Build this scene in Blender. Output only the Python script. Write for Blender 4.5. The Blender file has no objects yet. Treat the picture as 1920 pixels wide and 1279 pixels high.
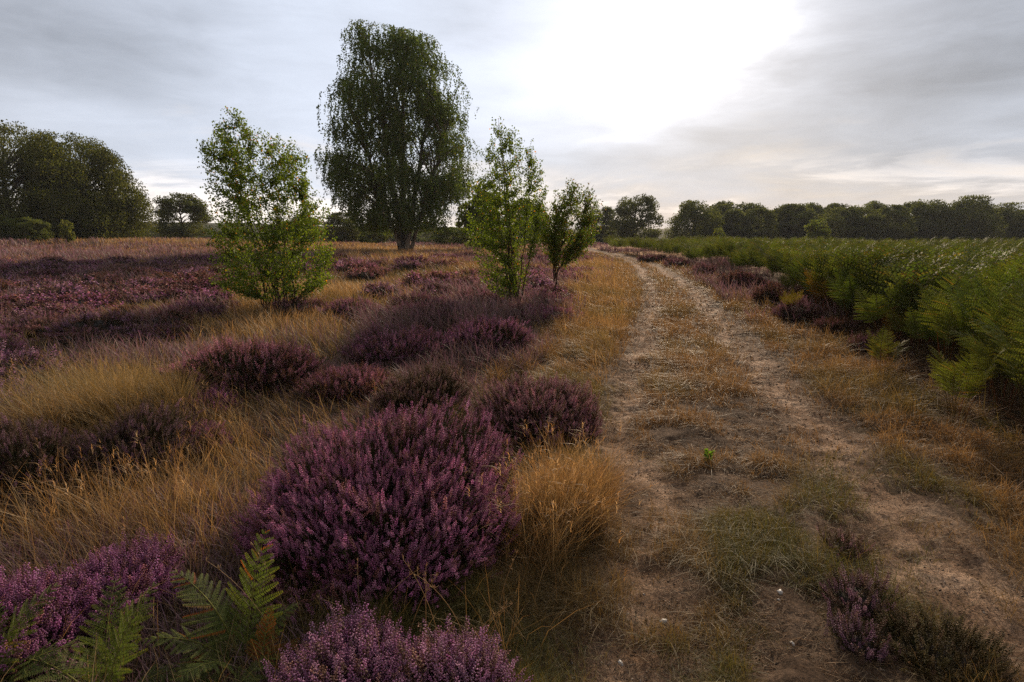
import bpy, math, random
import numpy as np
from mathutils import Vector

# ------------------------------------------------------------------ camera, sky, sun, exposure
sc = bpy.context.scene
COL = sc.collection
F = 20.0 / 36.0 * 1920.0            # focal length in photograph pixels
HORIZON = 440.0
PITCH = math.atan((639.5 - HORIZON) / F)
CAM = np.array([0.0, 0.0, 1.6])
cam_d = bpy.data.cameras.new("camera"); cam_d.lens = 20; cam_d.sensor_width = 36
cam_d.clip_start = 0.05; cam_d.clip_end = 6000
cam = bpy.data.objects.new("camera", cam_d); COL.objects.link(cam)
cam.location = CAM; cam.rotation_euler = (math.pi / 2 - PITCH, 0, 0)
sc.camera = cam

def ray(px, py):
    u = (px - 960) / F; v = (639.5 - py) / F
    c, s = math.cos(PITCH), math.sin(PITCH)
    d = np.array([u, c + v * s, v * c - s])
    return d / np.linalg.norm(d)
def azel(px, py):
    d = ray(px, py); return math.atan2(d[0], d[1]), math.asin(d[2])

SUN_AZ, SUN_EL = azel(1335, -30)
SUN_DIR = (math.sin(SUN_AZ) * math.cos(SUN_EL), math.cos(SUN_AZ) * math.cos(SUN_EL), math.sin(SUN_EL))

world = bpy.data.worlds.new("World"); sc.world = world; world.use_nodes = True
nt = world.node_tree; nt.nodes.clear(); L = nt.links.new
def N(t, **k):
    n = nt.nodes.new(t)
    for a, b in k.items(): setattr(n, a, b)
    return n
def M(op, a, b=None, c=None, clamp=False):
    n = N('ShaderNodeMath', operation=op); n.use_clamp = clamp
    for i, v in enumerate((a, b, c)):
        if v is None: continue
        if isinstance(v, (int, float)): n.inputs[i].default_value = v
        else: L(v, n.inputs[i])
    return n.outputs[0]
def SMOOTH(v, a, b):
    n = N('ShaderNodeMapRange', interpolation_type='SMOOTHSTEP'); L(v, n.inputs[0])
    n.inputs[1].default_value = a; n.inputs[2].default_value = b
    return n.outputs[0]
tc = N('ShaderNodeTexCoord'); sep = N('ShaderNodeSeparateXYZ'); L(tc.outputs['Generated'], sep.inputs[0])
X, Y, Z = sep.outputs
az0 = M('ARCTAN2', X, Y); el0 = M('ARCSINE', Z)
cmb = N('ShaderNodeCombineXYZ')
L(M('MULTIPLY', az0, 1.0), cmb.inputs[0]); L(M('MULTIPLY', el0, 3.2), cmb.inputs[1])
def noise(vec, scale, detail=4, rough=0.55, dist=0.0, w=None):
    n = N('ShaderNodeTexNoise'); L(vec, n.inputs['Vector'])
    n.inputs['Scale'].default_value = scale; n.inputs['Detail'].default_value = detail
    n.inputs['Roughness'].default_value = rough; n.inputs['Distortion'].default_value = dist
    return n
wn = noise(cmb.outputs[0], 3.0, 4, 0.55)
ws = N('ShaderNodeSeparateColor'); L(wn.outputs['Color'], ws.inputs[0])
WARP = 0.26
az = M('ADD', az0, M('MULTIPLY', M('SUBTRACT', ws.outputs[0], 0.5), WARP))
el = M('ADD', el0, M('MULTIPLY', M('SUBTRACT', ws.outputs[1], 0.5), WARP * 0.55))
def lobe(px, py, sx, sy, rot, amp):
    a, e = azel(px, py); sx /= F; sy /= F
    c, s = math.cos(math.radians(rot)), math.sin(math.radians(rot))
    da = M('SUBTRACT', az, a); de = M('SUBTRACT', el, e)
    u = M('ADD', M('MULTIPLY', da, c / sx), M('MULTIPLY', de, s / sx))
    v = M('ADD', M('MULTIPLY', da, -s / sy), M('MULTIPLY', de, c / sy))
    r2 = M('ADD', M('MULTIPLY', u, u), M('MULTIPLY', v, v))
    return M('MULTIPLY', M('POWER', math.e, M('MULTIPLY', r2, -0.5)), amp)
def total(ls):
    t = ls[0]
    for q in ls[1:]: t = M('ADD', t, q)
    return t
# the cloud deck: broad fields plus fine streaks
st = N('ShaderNodeCombineXYZ'); L(M('MULTIPLY', az0, 1.3), st.inputs[0]); L(M('MULTIPLY', el0, 7.0), st.inputs[1])
n_b = noise(cmb.outputs[0], 1.7, 6, 0.55, 0.3); n_s = noise(st.outputs[0], 2.6, 7, 0.6, 0.5)
n_f = noise(cmb.outputs[0], 7.0, 6, 0.62, 0.6)
lum = M('ADD', 0.60, M('ADD', M('MULTIPLY', M('SUBTRACT', n_b.outputs[0], 0.5), 0.46),
        M('ADD', M('MULTIPLY', M('SUBTRACT', n_s.outputs[0], 0.5), 0.22), M('MULTIPLY', M('SUBTRACT', n_f.outputs[0], 0.5), 0.22))))
grey = total([lobe(1640, 200, 330, 100, 8, -0.20), lobe(1850, 60, 200, 120, 0, -0.08), lobe(880, 15, 170, 70, 0, -0.09), lobe(260, 60, 260, 80, -10, -0.10),
              lobe(40, 150, 160, 60, 0, -0.08), lobe(1150, 270, 160, 26, 0, -0.06), lobe(1420, 300, 260, 22, 0, -0.05),
              lobe(600, 210, 140, 190, 0, 0.18), lobe(1030, 120, 150, 90, 0, 0.16), lobe(130, 225, 150, 30, -8, 0.08),
              lobe(1130, 255, 70, 12, 4, 0.10)])
# glow of the veiled sun, cut on its lower right by the edge of the grey bank
aA, eA = azel(1180, 225); aB, eB = azel(1560, 30)
tx, ty = aB - aA, eB - eA; tl = math.hypot(tx, ty); nx, ny = -ty / tl, tx / tl
sd = M('ADD', M('MULTIPLY', M('SUBTRACT', az, aA), nx), M('MULTIPLY', M('SUBTRACT', el, eA), ny))
cut = M('ADD', 0.10, M('MULTIPLY', SMOOTH(M('ADD', sd, M('MULTIPLY', M('SUBTRACT', n_f.outputs[0], 0.5), 0.16)), -0.09, 0.09), 0.90))
glow = M('MULTIPLY', total([lobe(1335, -40, 92, 100, 0, 1.1), lobe(1225, 105, 55, 66, 25, 0.55), lobe(1150, 150, 210, 120, 0, 0.12)]), cut)
halo = lobe(1150, 150, 520, 300, 0, 0.12)
back = SMOOTH(M('ADD', M('MULTIPLY', X, SUN_DIR[0]), M('MULTIPLY', Y, SUN_DIR[1])), -0.6, 0.7)
lum2 = M('MULTIPLY', M('ADD', M('ADD', lum, grey), halo), M('ADD', 0.42, M('MULTIPLY', back, 0.58)))
lum2 = M('ADD', lum2, glow)
tint = N('ShaderNodeMix', data_type='RGBA')
warm = M('ADD', SMOOTH(M('SUBTRACT', M('ABSOLUTE', el), M('MULTIPLY', M('SUBTRACT', n_s.outputs[0], 0.5), 0.35)), 0.14, 0.0), M('MULTIPLY', glow, 0.6), clamp=True)
warm = M('ADD', warm, M('MULTIPLY', M('SUBTRACT', 1.0, back), 0.9), clamp=True)
L(warm, tint.inputs[0]); tint.inputs[6].default_value = (0.90, 0.98, 1.15, 1); tint.inputs[7].default_value = (1.10, 1.0, 0.93, 1)
band = M('MULTIPLY', SMOOTH(M('ABSOLUTE', M('SUBTRACT', el0, 0.05)), 0.09, 0.0), M('ADD', 0.02, M('MULTIPLY', SMOOTH(n_s.outputs[0], 0.47, 0.58), 0.28)))
lum3 = M('ADD', lum2, band)
cl = N('ShaderNodeVectorMath', operation='SCALE'); L(tint.outputs[2], cl.inputs[0]); L(lum3, cl.inputs[3])
sky = N('ShaderNodeTexSky', sky_type='NISHITA'); sky.sun_disc = False; sky.sun_elevation = SUN_EL; sky.sun_rotation = SUN_AZ
sky.air_density = 1.2; sky.dust_density = 2.0
bg1 = N('ShaderNodeBackground'); L(sky.outputs[0], bg1.inputs[0]); bg1.inputs[1].default_value = 0.08
bg2 = N('ShaderNodeBackground'); L(cl.outputs[0], bg2.inputs[0]); bg2.inputs[1].default_value = 1.0
mx = N('ShaderNodeMixShader'); mx.inputs[0].default_value = 0.93
L(bg1.outputs[0], mx.inputs[1]); L(bg2.outputs[0], mx.inputs[2])
wo = N('ShaderNodeOutputWorld'); L(mx.outputs[0], wo.inputs[0])

sun_d = bpy.data.lights.new("sun", 'SUN'); sun_d.energy = 4.6; sun_d.angle = math.radians(3.5); sun_d.color = (1.0, 0.79, 0.56)
sun = bpy.data.objects.new("sun", sun_d); COL.objects.link(sun)
sun.rotation_euler = Vector(SUN_DIR).to_track_quat('Z', 'Y').to_euler()

sc.view_settings.view_transform = 'Standard'; sc.view_settings.look = 'None'
sc.view_settings.exposure = 0.16; sc.view_settings.gamma = 1.0
sc.render.engine = 'CYCLES'
cy = sc.cycles
cy.max_bounces = 5; cy.diffuse_bounces = 2; cy.glossy_bounces = 1; cy.transmission_bounces = 3; cy.transparent_max_bounces = 4
cy.caustics_reflective = False; cy.caustics_refractive = False; cy.use_denoising = False; cy.volume_bounces = 0
cy.sample_clamp_indirect = 3.0

# ------------------------------------------------------------------ numeric helpers
rng = np.random.default_rng(7)
def smooth(t, a, b):
    q = np.clip((np.asarray(t, float) - a) / (b - a), 0, 1); return q * q * (3 - 2 * q)
_tab = np.random.default_rng(11).random((257, 257)); 
def vnoise(x, y, s=1.0, o=0):
    x = np.asarray(x, float) * s + 1000.37 + o * 17.3; y = np.asarray(y, float) * s + 1000.71 + o * 9.1
    xi = np.floor(x).astype(int); yi = np.floor(y).astype(int); fx = x - xi; fy = y - yi
    fx = fx * fx * (3 - 2 * fx); fy = fy * fy * (3 - 2 * fy)
    a = _tab[xi % 256, yi % 256]; b = _tab[(xi + 1) % 256, yi % 256]; c = _tab[xi % 256, (yi + 1) % 256]; d = _tab[(xi + 1) % 256, (yi + 1) % 256]
    return (a * (1 - fx) + b * fx) * (1 - fy) + (c * (1 - fx) + d * fx) * fy
def fbm(x, y, s=1.0, o=0, n=4):
    t = 0; a = 0.5; tot = 0
    for i in range(n):
        t = t + a * vnoise(x, y, s * 2 ** i, o + i * 3); tot += a; a *= 0.5
    return t / tot
def terrain(x, y):
    x = np.asarray(x, float); y = np.asarray(y, float)
    d = np.hypot(x, y)
    t = 0.30 * smooth(y, 14, 50) - 1.2 * smooth(y, 62, 150) + 0.75 * smooth(-x, 6, 50) * smooth(y, 22, 60)
    t = t + (vnoise(x, y, 0.16, 1) - 0.5) * 0.22 * smooth(d, 5, 16) - 0.15 * smooth(x, 8, 40) * smooth(y, 10, 40)
    return t
def ground_pt(px, py):
    d = ray(px, py); z = 0.0
    for _ in range(25):
        if d[2] > -1e-4: return None
        t = (z - CAM[2]) / d[2]; p = CAM + d * t
        z = 0.5 * z + 0.5 * float(terrain(p[0], p[1]))
    return p
def at(px, py, y):
    d = ray(px, py); return CAM + d * (y / d[1])
def project(x, y, z):
    c, s = math.cos(PITCH), math.sin(PITCH)
    dz = z - CAM[2]; depth = y * c - dz * s; up = y * s + dz * c
    depth = np.maximum(depth, 1e-3)
    return 960 + F * x / depth, 639.5 - F * up / depth

# wheel ruts, from the photograph's track
_r = [(1275, 1195, 1915), (1180, 1205, 1850), (1100, 1212, 1780), (1000, 1205, 1690), (900, 1187, 1595), (820, 1180, 1525), (740, 1190, 1455), (680, 1202, 1410),
      (620, 1210, 1362), (570, 1222, 1318), (540, 1222, 1290), (510, 1205, 1245), (495, 1190, 1218), (486, 1172, 1193), (480, 1150, 1165)]
_l = [ground_pt(a, p) for p, a, b in _r]; _q = [ground_pt(b, p) for p, a, b in _r]
LY = np.array([p[1] for p in _l]); LX = np.array([p[0] for p in _l]); RY = np.array([p[1] for p in _q]); RX = np.array([p[0] for p in _q])
def rutL(y): return np.where(y < LY[0], LX[0] + (y - LY[0]) * 0.12, np.interp(y, LY, LX)) + (vnoise(y, y * 0, 0.8, 4) - .5) * .15
def rutR(y): return np.where(y < RY[0], RX[0] + (y - RY[0]) * 0.30, np.interp(y, RY, RX)) + (vnoise(y, y * 0, 0.7, 8) - .5) * .15
def path_w(x, y):
    """1 inside the track (ruts and centre strip), 0 outside, soft edge."""
    w = (fbm(x, y, 1.6, 5) - 0.5) * 0.5
    return smooth(x, rutL(y) - 0.34 + w, rutL(y) - 0.12 + w) * smooth(-x, -(rutR(y) + 0.45 + w), -(rutR(y) + 0.15 + w)) * smooth(-y, -58, -50)
def rut_w(x, y):
    n = (fbm(x, y, 2.4, 9) - 0.5)
    a = np.exp(-((x - rutL(y) - n * .45) / (0.19 + .12 * smooth(-y, -4.5, -2))) ** 2); b = np.exp(-((x - rutR(y) - n * .5) / (0.25 + .10 * smooth(-y, -5, -2.5))) ** 2)
    return np.maximum(a, b)
# edge of the bracken bank (world x,y of its foot)
_e = [ground_pt(*p) for p in ((2150, 960), (1960, 880), (1850, 805), (1740, 735), (1660, 670), (1570, 620), (1480, 575), (1400, 540), (1320, 508), (1250, 492), (1195, 482))]
EY = np.array([p[1] for p in _e]); EX = np.array([p[0] for p in _e])
def edge_x(y): return np.where(y < EY[0], EX[0], np.interp(y, EY, EX))

class Geo:
    def __init__(s): s.v = []; s.f = []; s.c = []; s.n = 0
    def add(s, V, Fs, C=None):
        V = np.asarray(V, np.float32).reshape(-1, 3)
        if C is None: C = np.ones((len(V), 3), np.float32)
        s.v.append(V); s.c.append(np.broadcast_to(np.asarray(C, np.float32), (len(V), 3)))
        for f in Fs:
            f = np.asarray(f, np.int64)
            if f.size: s.f.append(f + s.n)
        s.n += len(V)
    def arrays(s): return np.concatenate(s.v), s.f, np.concatenate(s.c)
    def mesh(s, name, mats, smooth_=False):
        V, Fs, C = s.arrays()
        me = bpy.data.meshes.new(name)
        me.vertices.add(len(V)); me.vertices.foreach_set('co', V.ravel())
        nl = sum(f.size for f in Fs); npoly = sum(len(f) for f in Fs)
        me.loops.add(nl); me.polygons.add(npoly)
        me.loops.foreach_set('vertex_index', np.concatenate([f.ravel() for f in Fs]).astype(np.int32))
        tot = np.concatenate([np.full(len(f), f.shape[1]) for f in Fs]).astype(np.int32)
        st = np.concatenate([[0], np.cumsum(tot)[:-1]]).astype(np.int32)
        me.polygons.foreach_set('loop_start', st)
        if smooth_: me.polygons.foreach_set('use_smooth', np.ones(npoly, bool))
        a = me.attributes.new('col', 'FLOAT_COLOR', 'POINT')
        a.data.foreach_set('color', np.concatenate([C, np.ones((len(C), 1), np.float32)], 1).ravel().astype(np.float32))
        for m in (mats if isinstance(mats, list) else [mats]): me.materials.append(m)
        me.update(calc_edges=True); return me
    def build(s, name, mat, parent=None, smooth_=False):
        o = bpy.data.objects.new(name, s.mesh(name, mat, smooth_)); COL.objects.link(o)
        if parent: o.parent = parent
        return o
def tag(o, label=None, cat=None, group=None, kind=None):
    if label: o['label'] = label
    if cat: o['category'] = cat
    if group: o['group'] = group
    if kind: o['kind'] = kind
    return o
def empty(name, loc, rz=0, label=None, cat=None, group=None):
    o = bpy.data.objects.new(name, None); COL.objects.link(o); o.location = loc; o.rotation_euler = (0, 0, rz); o.empty_display_size = 0.1
    return tag(o, label, cat, group)
def dup(root, loc, rz, scale=(1, 1, 1), label=None, group=None):
    r = root.copy(); COL.objects.link(r); r.location = loc; r.rotation_euler = (0, 0, rz); r.scale = scale
    if label: r['label'] = label
    if group: r['group'] = group
    for ch in list(root.children):
        c = ch.copy(); COL.objects.link(c); c.parent = r
    return r
def norm(a): return a / np.maximum(np.linalg.norm(a, axis=-1, keepdims=True), 1e-9)
def frames(D, R=None, r=rng):
    """orthonormal frames (n,3,3) whose third column is D, spun at random"""
    D = norm(D); h = np.where(np.abs(D[:, 2:3]) < 0.9, np.array([[0, 0, 1.0]]), np.array([[1.0, 0, 0]]))
    A = norm(np.cross(h, D)); B = np.cross(D, A)
    t = r.random(len(D)) * 2 * np.pi if R is None else R
    A2 = A * np.cos(t)[:, None] + B * np.sin(t)[:, None]; B2 = np.cross(D, A2)
    return np.stack([A2, B2, D], 2)
def inst(geo, tmpl, P, Rm, S, tint=None):
    """merge copies of a template (V,Fs,C) into geo; S scalar or (n,3)"""
    V, Fs, C = tmpl; n = len(P); m = len(V)
    S = np.asarray(S, float); S = np.repeat(S[:, None], 3, 1) if S.ndim == 1 else S
    W = np.einsum('nij,nmj->nmi', Rm, V[None] * S[:, None, :]) + P[:, None, :]
    CC = np.broadcast_to(C[None], (n, m, 3)) * (1 if tint is None else tint[:, None, :])
    off = (np.arange(n) * m)[:, None, None]
    geo.add(W.reshape(-1, 3), [(f[None] + off).reshape(-1, f.shape[1]) for f in Fs], CC.reshape(-1, 3))
def sticks(geo, P0, P1, r0, r1, col, sides=3, col1=None):
    P0 = np.asarray(P0, float); P1 = np.asarray(P1, float); n = len(P0)
    if n == 0: return
    Rm = frames(P1 - P0); th = np.arange(sides) * 2 * np.pi / sides
    ring = np.stack([np.cos(th), np.sin(th), 0 * th], 1); ring = np.einsum('nij,kj->nki', Rm, ring)
    r0 = np.broadcast_to(r0, (n,)); r1 = np.broadcast_to(r1, (n,))
    A = P0[:, None] + ring * r0[:, None, None]; B = P1[:, None] + ring * r1[:, None, None]
    V = np.concatenate([A, B], 1); k = np.arange(sides); kk = (k + 1) % sides
    q = np.stack([k, kk, kk + sides, k + sides], 1)
    f = (q[None] + (np.arange(n) * 2 * sides)[:, None, None]).reshape(-1, 4)
    c0 = np.broadcast_to(col, (n, 3)); c1 = c0 if col1 is None else np.broadcast_to(col1, (n, 3))
    geo.add(V.reshape(-1, 3), [f], np.concatenate([np.repeat(c0[:, None], sides, 1), np.repeat(c1[:, None], sides, 1)], 1).reshape(-1, 3))
def tube(geo, pts, rad, col, sides=8):
    pts = np.asarray(pts, float); n = len(pts); T = norm(np.gradient(pts, axis=0))
    A = norm(np.cross(T, np.array([0.31, 0.22, 0.93]))); B = np.cross(T, A)
    th = np.arange(sides) * 2 * np.pi / sides; rad = np.broadcast_to(rad, (n,))
    V = pts[:, None] + (A[:, None] * np.cos(th)[None, :, None] + B[:, None] * np.sin(th)[None, :, None]) * rad[:, None, None]
    k = np.arange(sides); kk = (k + 1) % sides; f = []
    for i in range(n - 1): f.append(np.stack([k, kk, kk + sides, k + sides], 1) + i * sides)
    geo.add(V.reshape(-1, 3), [np.concatenate(f)], col)
def jcol(base, n, v=0.15, hue=0.06, r=rng):
    b = np.asarray(base, float)[None] * (1 + (r.random((n, 1)) - 0.5) * 2 * v)
    return np.clip(b * (1 + (r.random((n, 3)) - 0.5) * 2 * hue), 0, 1)
def pick(cols, w, n, v=0.18, r=rng):
    cols = np.asarray(cols, float); i = r.choice(len(cols), n, p=np.asarray(w) / np.sum(w))
    return np.clip(cols[i] * (1 + (r.random((n, 1)) - 0.5) * 2 * v), 0, 1)

# ------------------------------------------------------------------ materials
def mat(name): 
    m = bpy.data.materials.new(name); m.use_nodes = True; m.node_tree.nodes.clear(); return m, m.node_tree
def plant_mat(name, trans=0.4, rough=0.6, spec=0.25, warm=(1.25, 1.15, 0.6)):
    m, t = mat(name); nn = t.nodes.new; lk = t.links.new
    at_ = nn('ShaderNodeAttribute'); at_.attribute_name = 'col'; oi = nn('ShaderNodeObjectInfo')
    mu = nn('ShaderNodeMix'); mu.data_type = 'RGBA'; mu.blend_type = 'MULTIPLY'; mu.inputs[0].default_value = 1
    lk(at_.outputs['Color'], mu.inputs[6]); lk(oi.outputs['Color'], mu.inputs[7])
    p = nn('ShaderNodeBsdfPrincipled'); lk(mu.outputs[2], p.inputs['Base Color']); p.inputs['Roughness'].default_value = rough; p.inputs['Specular IOR Level'].default_value = spec
    o = nn('ShaderNodeOutputMaterial')
    if trans > 0:
        w = nn('ShaderNodeMix'); w.data_type = 'RGBA'; w.blend_type = 'MULTIPLY'; w.inputs[0].default_value = 1; w.inputs[7].default_value = (*warm, 1); w.clamp_result = True
        lk(mu.outputs[2], w.inputs[6])
        tr = nn('ShaderNodeBsdfTranslucent'); lk(w.outputs[2], tr.inputs[0])
        ms = nn('ShaderNodeMixShader'); ms.inputs[0].default_value = trans
        lk(p.outputs[0], ms.inputs[1]); lk(tr.outputs[0], ms.inputs[2]); lk(ms.outputs[0], o.inputs[0])
    else: lk(p.outputs[0], o.inputs[0])
    return m
M_leaf = plant_mat("leaf", 0.5, 0.5, 0.18, (1.7, 1.6, 0.45))
M_far = plant_mat("tree_foliage", 0.40, 0.7, 0.10, (1.5, 1.45, 0.55))
M_frond = plant_mat("bracken_frond", 0.42, 0.6, 0.10, (1.35, 1.5, 0.5))
M_grass = plant_mat("dry_grass", 0.42, 0.55, 0.25, (1.25, 1.05, 0.7))
M_flower = plant_mat("heather_flower", 0.30, 0.6, 0.2, (1.2, 0.9, 1.1))
M_twig = plant_mat("heather_twig", 0.12, 0.7, 0.15)
def bark_mat(name, c0, c1, scale):
    m, t = mat(name); nn = t.nodes.new; lk = t.links.new
    tc = nn('ShaderNodeTexCoord'); mp = nn('ShaderNodeMapping'); mp.inputs['Scale'].default_value = (1, 1, 0.35)
    lk(tc.outputs['Object'], mp.inputs[0])
    n = nn('ShaderNodeTexNoise'); lk(mp.outputs[0], n.inputs['Vector']); n.inputs['Scale'].default_value = scale; n.inputs['Detail'].default_value = 6
    r = nn('ShaderNodeValToRGB'); r.color_ramp.elements[0].position = 0.42; r.color_ramp.elements[0].color = (*c0, 1); r.color_ramp.elements[1].position = 0.58; r.color_ramp.elements[1].color = (*c1, 1)
    lk(n.outputs[0], r.inputs[0])
    p = nn('ShaderNodeBsdfPrincipled'); lk(r.outputs[0], p.inputs['Base Color']); p.inputs['Roughness'].default_value = 0.85; p.inputs['Specular IOR Level'].default_value = 0.2
    b = nn('ShaderNodeBump'); b.inputs['Strength'].default_value = 0.5; b.inputs['Distance'].default_value = 0.03; lk(n.outputs[0], b.inputs['Height']); lk(b.outputs[0], p.inputs['Normal'])
    o = nn('ShaderNodeOutputMaterial'); lk(p.outputs[0], o.inputs[0]); return m
M_birchbark = bark_mat("birch_bark", (0.045, 0.038, 0.032), (0.24, 0.22, 0.19), 3)
M_bark = bark_mat("dark_bark", (0.035, 0.028, 0.02), (0.10, 0.08, 0.06), 5)
M_youngbark = bark_mat("young_bark", (0.05, 0.03, 0.02), (0.13, 0.08, 0.055), 30)

def soil_mat(name, cols, attr_mix=None):
    """layered noise soil; cols = list of (position, colour)"""
    m, t = mat(name); nn = t.nodes.new; lk = t.links.new
    g = nn('ShaderNodeNewGeometry')
    def ns(s, d=6, r=0.6, dist=0):
        n = nn('ShaderNodeTexNoise'); lk(g.outputs['Position'], n.inputs['Vector']); n.inputs['Scale'].default_value = s; n.inputs['Detail'].default_value = d; n.inputs['Roughness'].default_value = r; n.inputs['Distortion'].default_value = dist; return n.outputs[0]
    def ramp(v, cs):
        r = nn('ShaderNodeValToRGB'); e = r.color_ramp.elements
        while len(e) < len(cs): e.new(0.5)
        for i, (p_, c) in enumerate(cs): e[i].position = p_; e[i].color = (*c, 1)
        lk(v, r.inputs[0]); return r.outputs[0]
    big = ns(2.3, 8, 0.62, 0.4); fine = ns(60, 9, 0.78)
    base = ramp(big, cols); sp = ramp(fine, [(0.34, (0.35, 0.34, 0.33)), (0.5, (0.9, 0.9, 0.9)), (0.64, (1.7, 1.65, 1.6))])
    mu = nn('ShaderNodeMix'); mu.data_type = 'RGBA'; mu.blend_type = 'MULTIPLY'; mu.inputs[0].default_value = 1; lk(base, mu.inputs[6]); lk(sp, mu.inputs[7])
    at_ = nn('ShaderNodeAttribute'); at_.attribute_name = 'col'
    m2 = nn('ShaderNodeMix'); m2.data_type = 'RGBA'; m2.blend_type = 'MULTIPLY'; m2.inputs[0].default_value = 1; lk(mu.outputs[2], m2.inputs[6]); lk(at_.outputs['Color'], m2.inputs[7])
    p = nn('ShaderNodeBsdfPrincipled'); lk(m2.outputs[2], p.inputs['Base Color']); p.inputs['Roughness'].default_value = 0.95; p.inputs['Specular IOR Level'].default_value = 0.1
    b = nn('ShaderNodeBump'); b.inputs['Strength'].default_value = 1.0; b.inputs['Distance'].default_value = 0.02; lk(fine, b.inputs['Height'])
    b2 = nn('ShaderNodeBump'); b2.inputs['Strength'].default_value = 0.6; b2.inputs['Distance'].default_value = 0.06; lk(ns(9, 6, 0.65), b2.inputs['Height']); lk(b.outputs[0], b2.inputs['Normal']); lk(b2.outputs[0], p.inputs['Normal'])
    o = nn('ShaderNodeOutputMaterial'); lk(p.outputs[0], o.inputs[0]); return m
M_path = soil_mat("sandy_soil", [(0.34, (0.080, 0.047, 0.029)), (0.46, (0.165, 0.103, 0.064)), (0.56, (0.28, 0.185, 0.122)), (0.7, (0.355, 0.25, 0.172))])
M_ground = soil_mat("heath_litter", [(0.3, (0.04, 0.028, 0.018)), (0.5, (0.09, 0.06, 0.035)), (0.7, (0.15, 0.10, 0.055))])

# ------------------------------------------------------------------ ground and track
def grid_faces(nr, nc, wrap=False):
    i = np.arange(nr - 1)[:, None]; j = np.arange(nc if wrap else nc - 1)[None]; j2 = (j + 1) % nc
    return np.stack([i * nc + j, i * nc + j2, (i + 1) * nc + j2, (i + 1) * nc + j], -1).reshape(-1, 4)
STRAW = (0.30, 0.205, 0.105); PURP = (0.15, 0.075, 0.10)
def heather_field(x, y):
    """how much of the open heath is heather rather than grass, 0..1"""
    n = fbm(x * 0.55, y, 0.13, 21, 4) * 0.62 + fbm(x, y, 0.45, 31, 3) * 0.38
    y_ = np.maximum(y, .1); west = smooth(-x / y_, .40, .56) * smooth(y, 3.5, 5)
    n = n + .16 * west - .20 * smooth(-x / y_, .1, .4) * smooth(y, 38, 48) - .07 * (1 - west) * smooth(y, 11, 14) * smooth(-y, -46, -40)
    return smooth(n, 0.42, 0.56)
r_ = np.concatenate([[0.0], np.geomspace(0.3, 330, 210)]); th = np.linspace(0, 2 * np.pi, 360, endpoint=False)
Rg, Tg = np.meshgrid(r_, th, indexing='ij'); gx = Rg * np.sin(Tg); gy = Rg * np.cos(Tg)
gz = terrain(gx, gy) - 0.05 * path_w(gx, gy) * (gy > 0.4) + (fbm(gx, gy, 2.0, 3) - .5) * 0.05 * (Rg < 30)
gz = gz - 1.5 * smooth(Rg, 200, 330)
hf = heather_field(gx, gy)[..., None] * np.ones(3); farm = smooth(Rg, 18, 45)[..., None]
gc = (1 - farm) + farm * (np.array(STRAW) * (1 - hf) + np.array(PURP) * hf) / 0.085
g = Geo(); g.add(np.stack([gx, gy, gz], -1), [grid_faces(len(r_), len(th), True)], gc.reshape(-1, 3)); 
tag(g.build("ground", M_ground, smooth_=True), kind='structure')
# the track: its own sheet, dipping under the ground along both edges
ys = np.concatenate([np.arange(0.6, 7, 0.02), np.arange(7, 16, 0.05), np.arange(16, 57, 0.25)]); us = np.linspace(0, 1, 150)
yy, uu = np.meshgrid(ys, us, indexing='ij'); xl = rutL(yy) - 0.95; xr = rutR(yy) + 0.95; xx = xl + (xr - xl) * uu
edge = smooth(uu, 0, 0.12) * smooth(-uu, -1, -0.88)
rw = rut_w(xx, yy)
zz = terrain(xx, yy) - 0.035 + 0.05 * edge - 0.035 * rw + (fbm(xx, yy, 3.0, 2) - 0.5) * 0.07 + (fbm(xx, yy, 11.0, 6, 4) - 0.5) * 0.045 * edge
pc = (0.50 + 0.95 * rw)[..., None] * np.ones(3)
# wear: bare pale sand in the ruts, darker humus-stained soil under the grass strip
g = Geo(); g.add(np.stack([xx, yy, zz], -1), [grid_faces(len(ys), len(us))], pc.reshape(-1, 3)); tag(g.build("path", M_path, smooth_=True), kind='structure')
def surf(x, y):
    """height to plant things at"""
    return terrain(x, y)

# ------------------------------------------------------------------ heather
def pyramid_floret():
    a = np.array([0, 2.1, 4.2]); V = np.concatenate([[[0, 0, -0.15]], np.stack([np.cos(a) * .5, np.sin(a) * .5, 0 * a + .55], 1), [[0, 0, 0.95]]])
    return V, np.array([[0, 2, 1], [0, 3, 2], [0, 1, 3], [1, 2, 4], [2, 3, 4], [3, 1, 4]])
def spike_template(lod, seed):
    """unit-length flower spike along +z: florets in loose whorls on a thin stem, green tip"""
    r = np.random.default_rng(seed); g = Geo()
    if lod == 0: n, fs, rad = 26, 0.085, 0.055
    elif lod == 1: n, fs, rad = 11, 0.14, 0.06
    else: n, fs, rad = 4, 0.30, 0.06
    V, Fc = pyramid_floret()
    if lod: Fc = Fc[:3] if lod == 1 else Fc[:3]
    t = np.linspace(0.06, 0.94, n) + r.normal(0, .015, n); a = np.arange(n) * 2.4 + r.random(n)
    rr = rad * (1.1 - 0.6 * t)
    P = np.stack([np.cos(a) * rr, np.sin(a) * rr, t], 1)
    D = np.stack([np.cos(a), np.sin(a), 0.55 + 0 * a], 1)
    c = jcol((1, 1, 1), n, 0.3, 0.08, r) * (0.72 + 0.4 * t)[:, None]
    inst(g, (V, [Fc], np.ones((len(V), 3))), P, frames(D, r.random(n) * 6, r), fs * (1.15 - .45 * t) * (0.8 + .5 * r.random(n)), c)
    if lod < 2: sticks(g, [[0, 0, -0.05]], [[0, 0, 1.02]], 0.012, 0.006, (0.45, 0.50, 0.25))
    return g.arrays()
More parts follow.
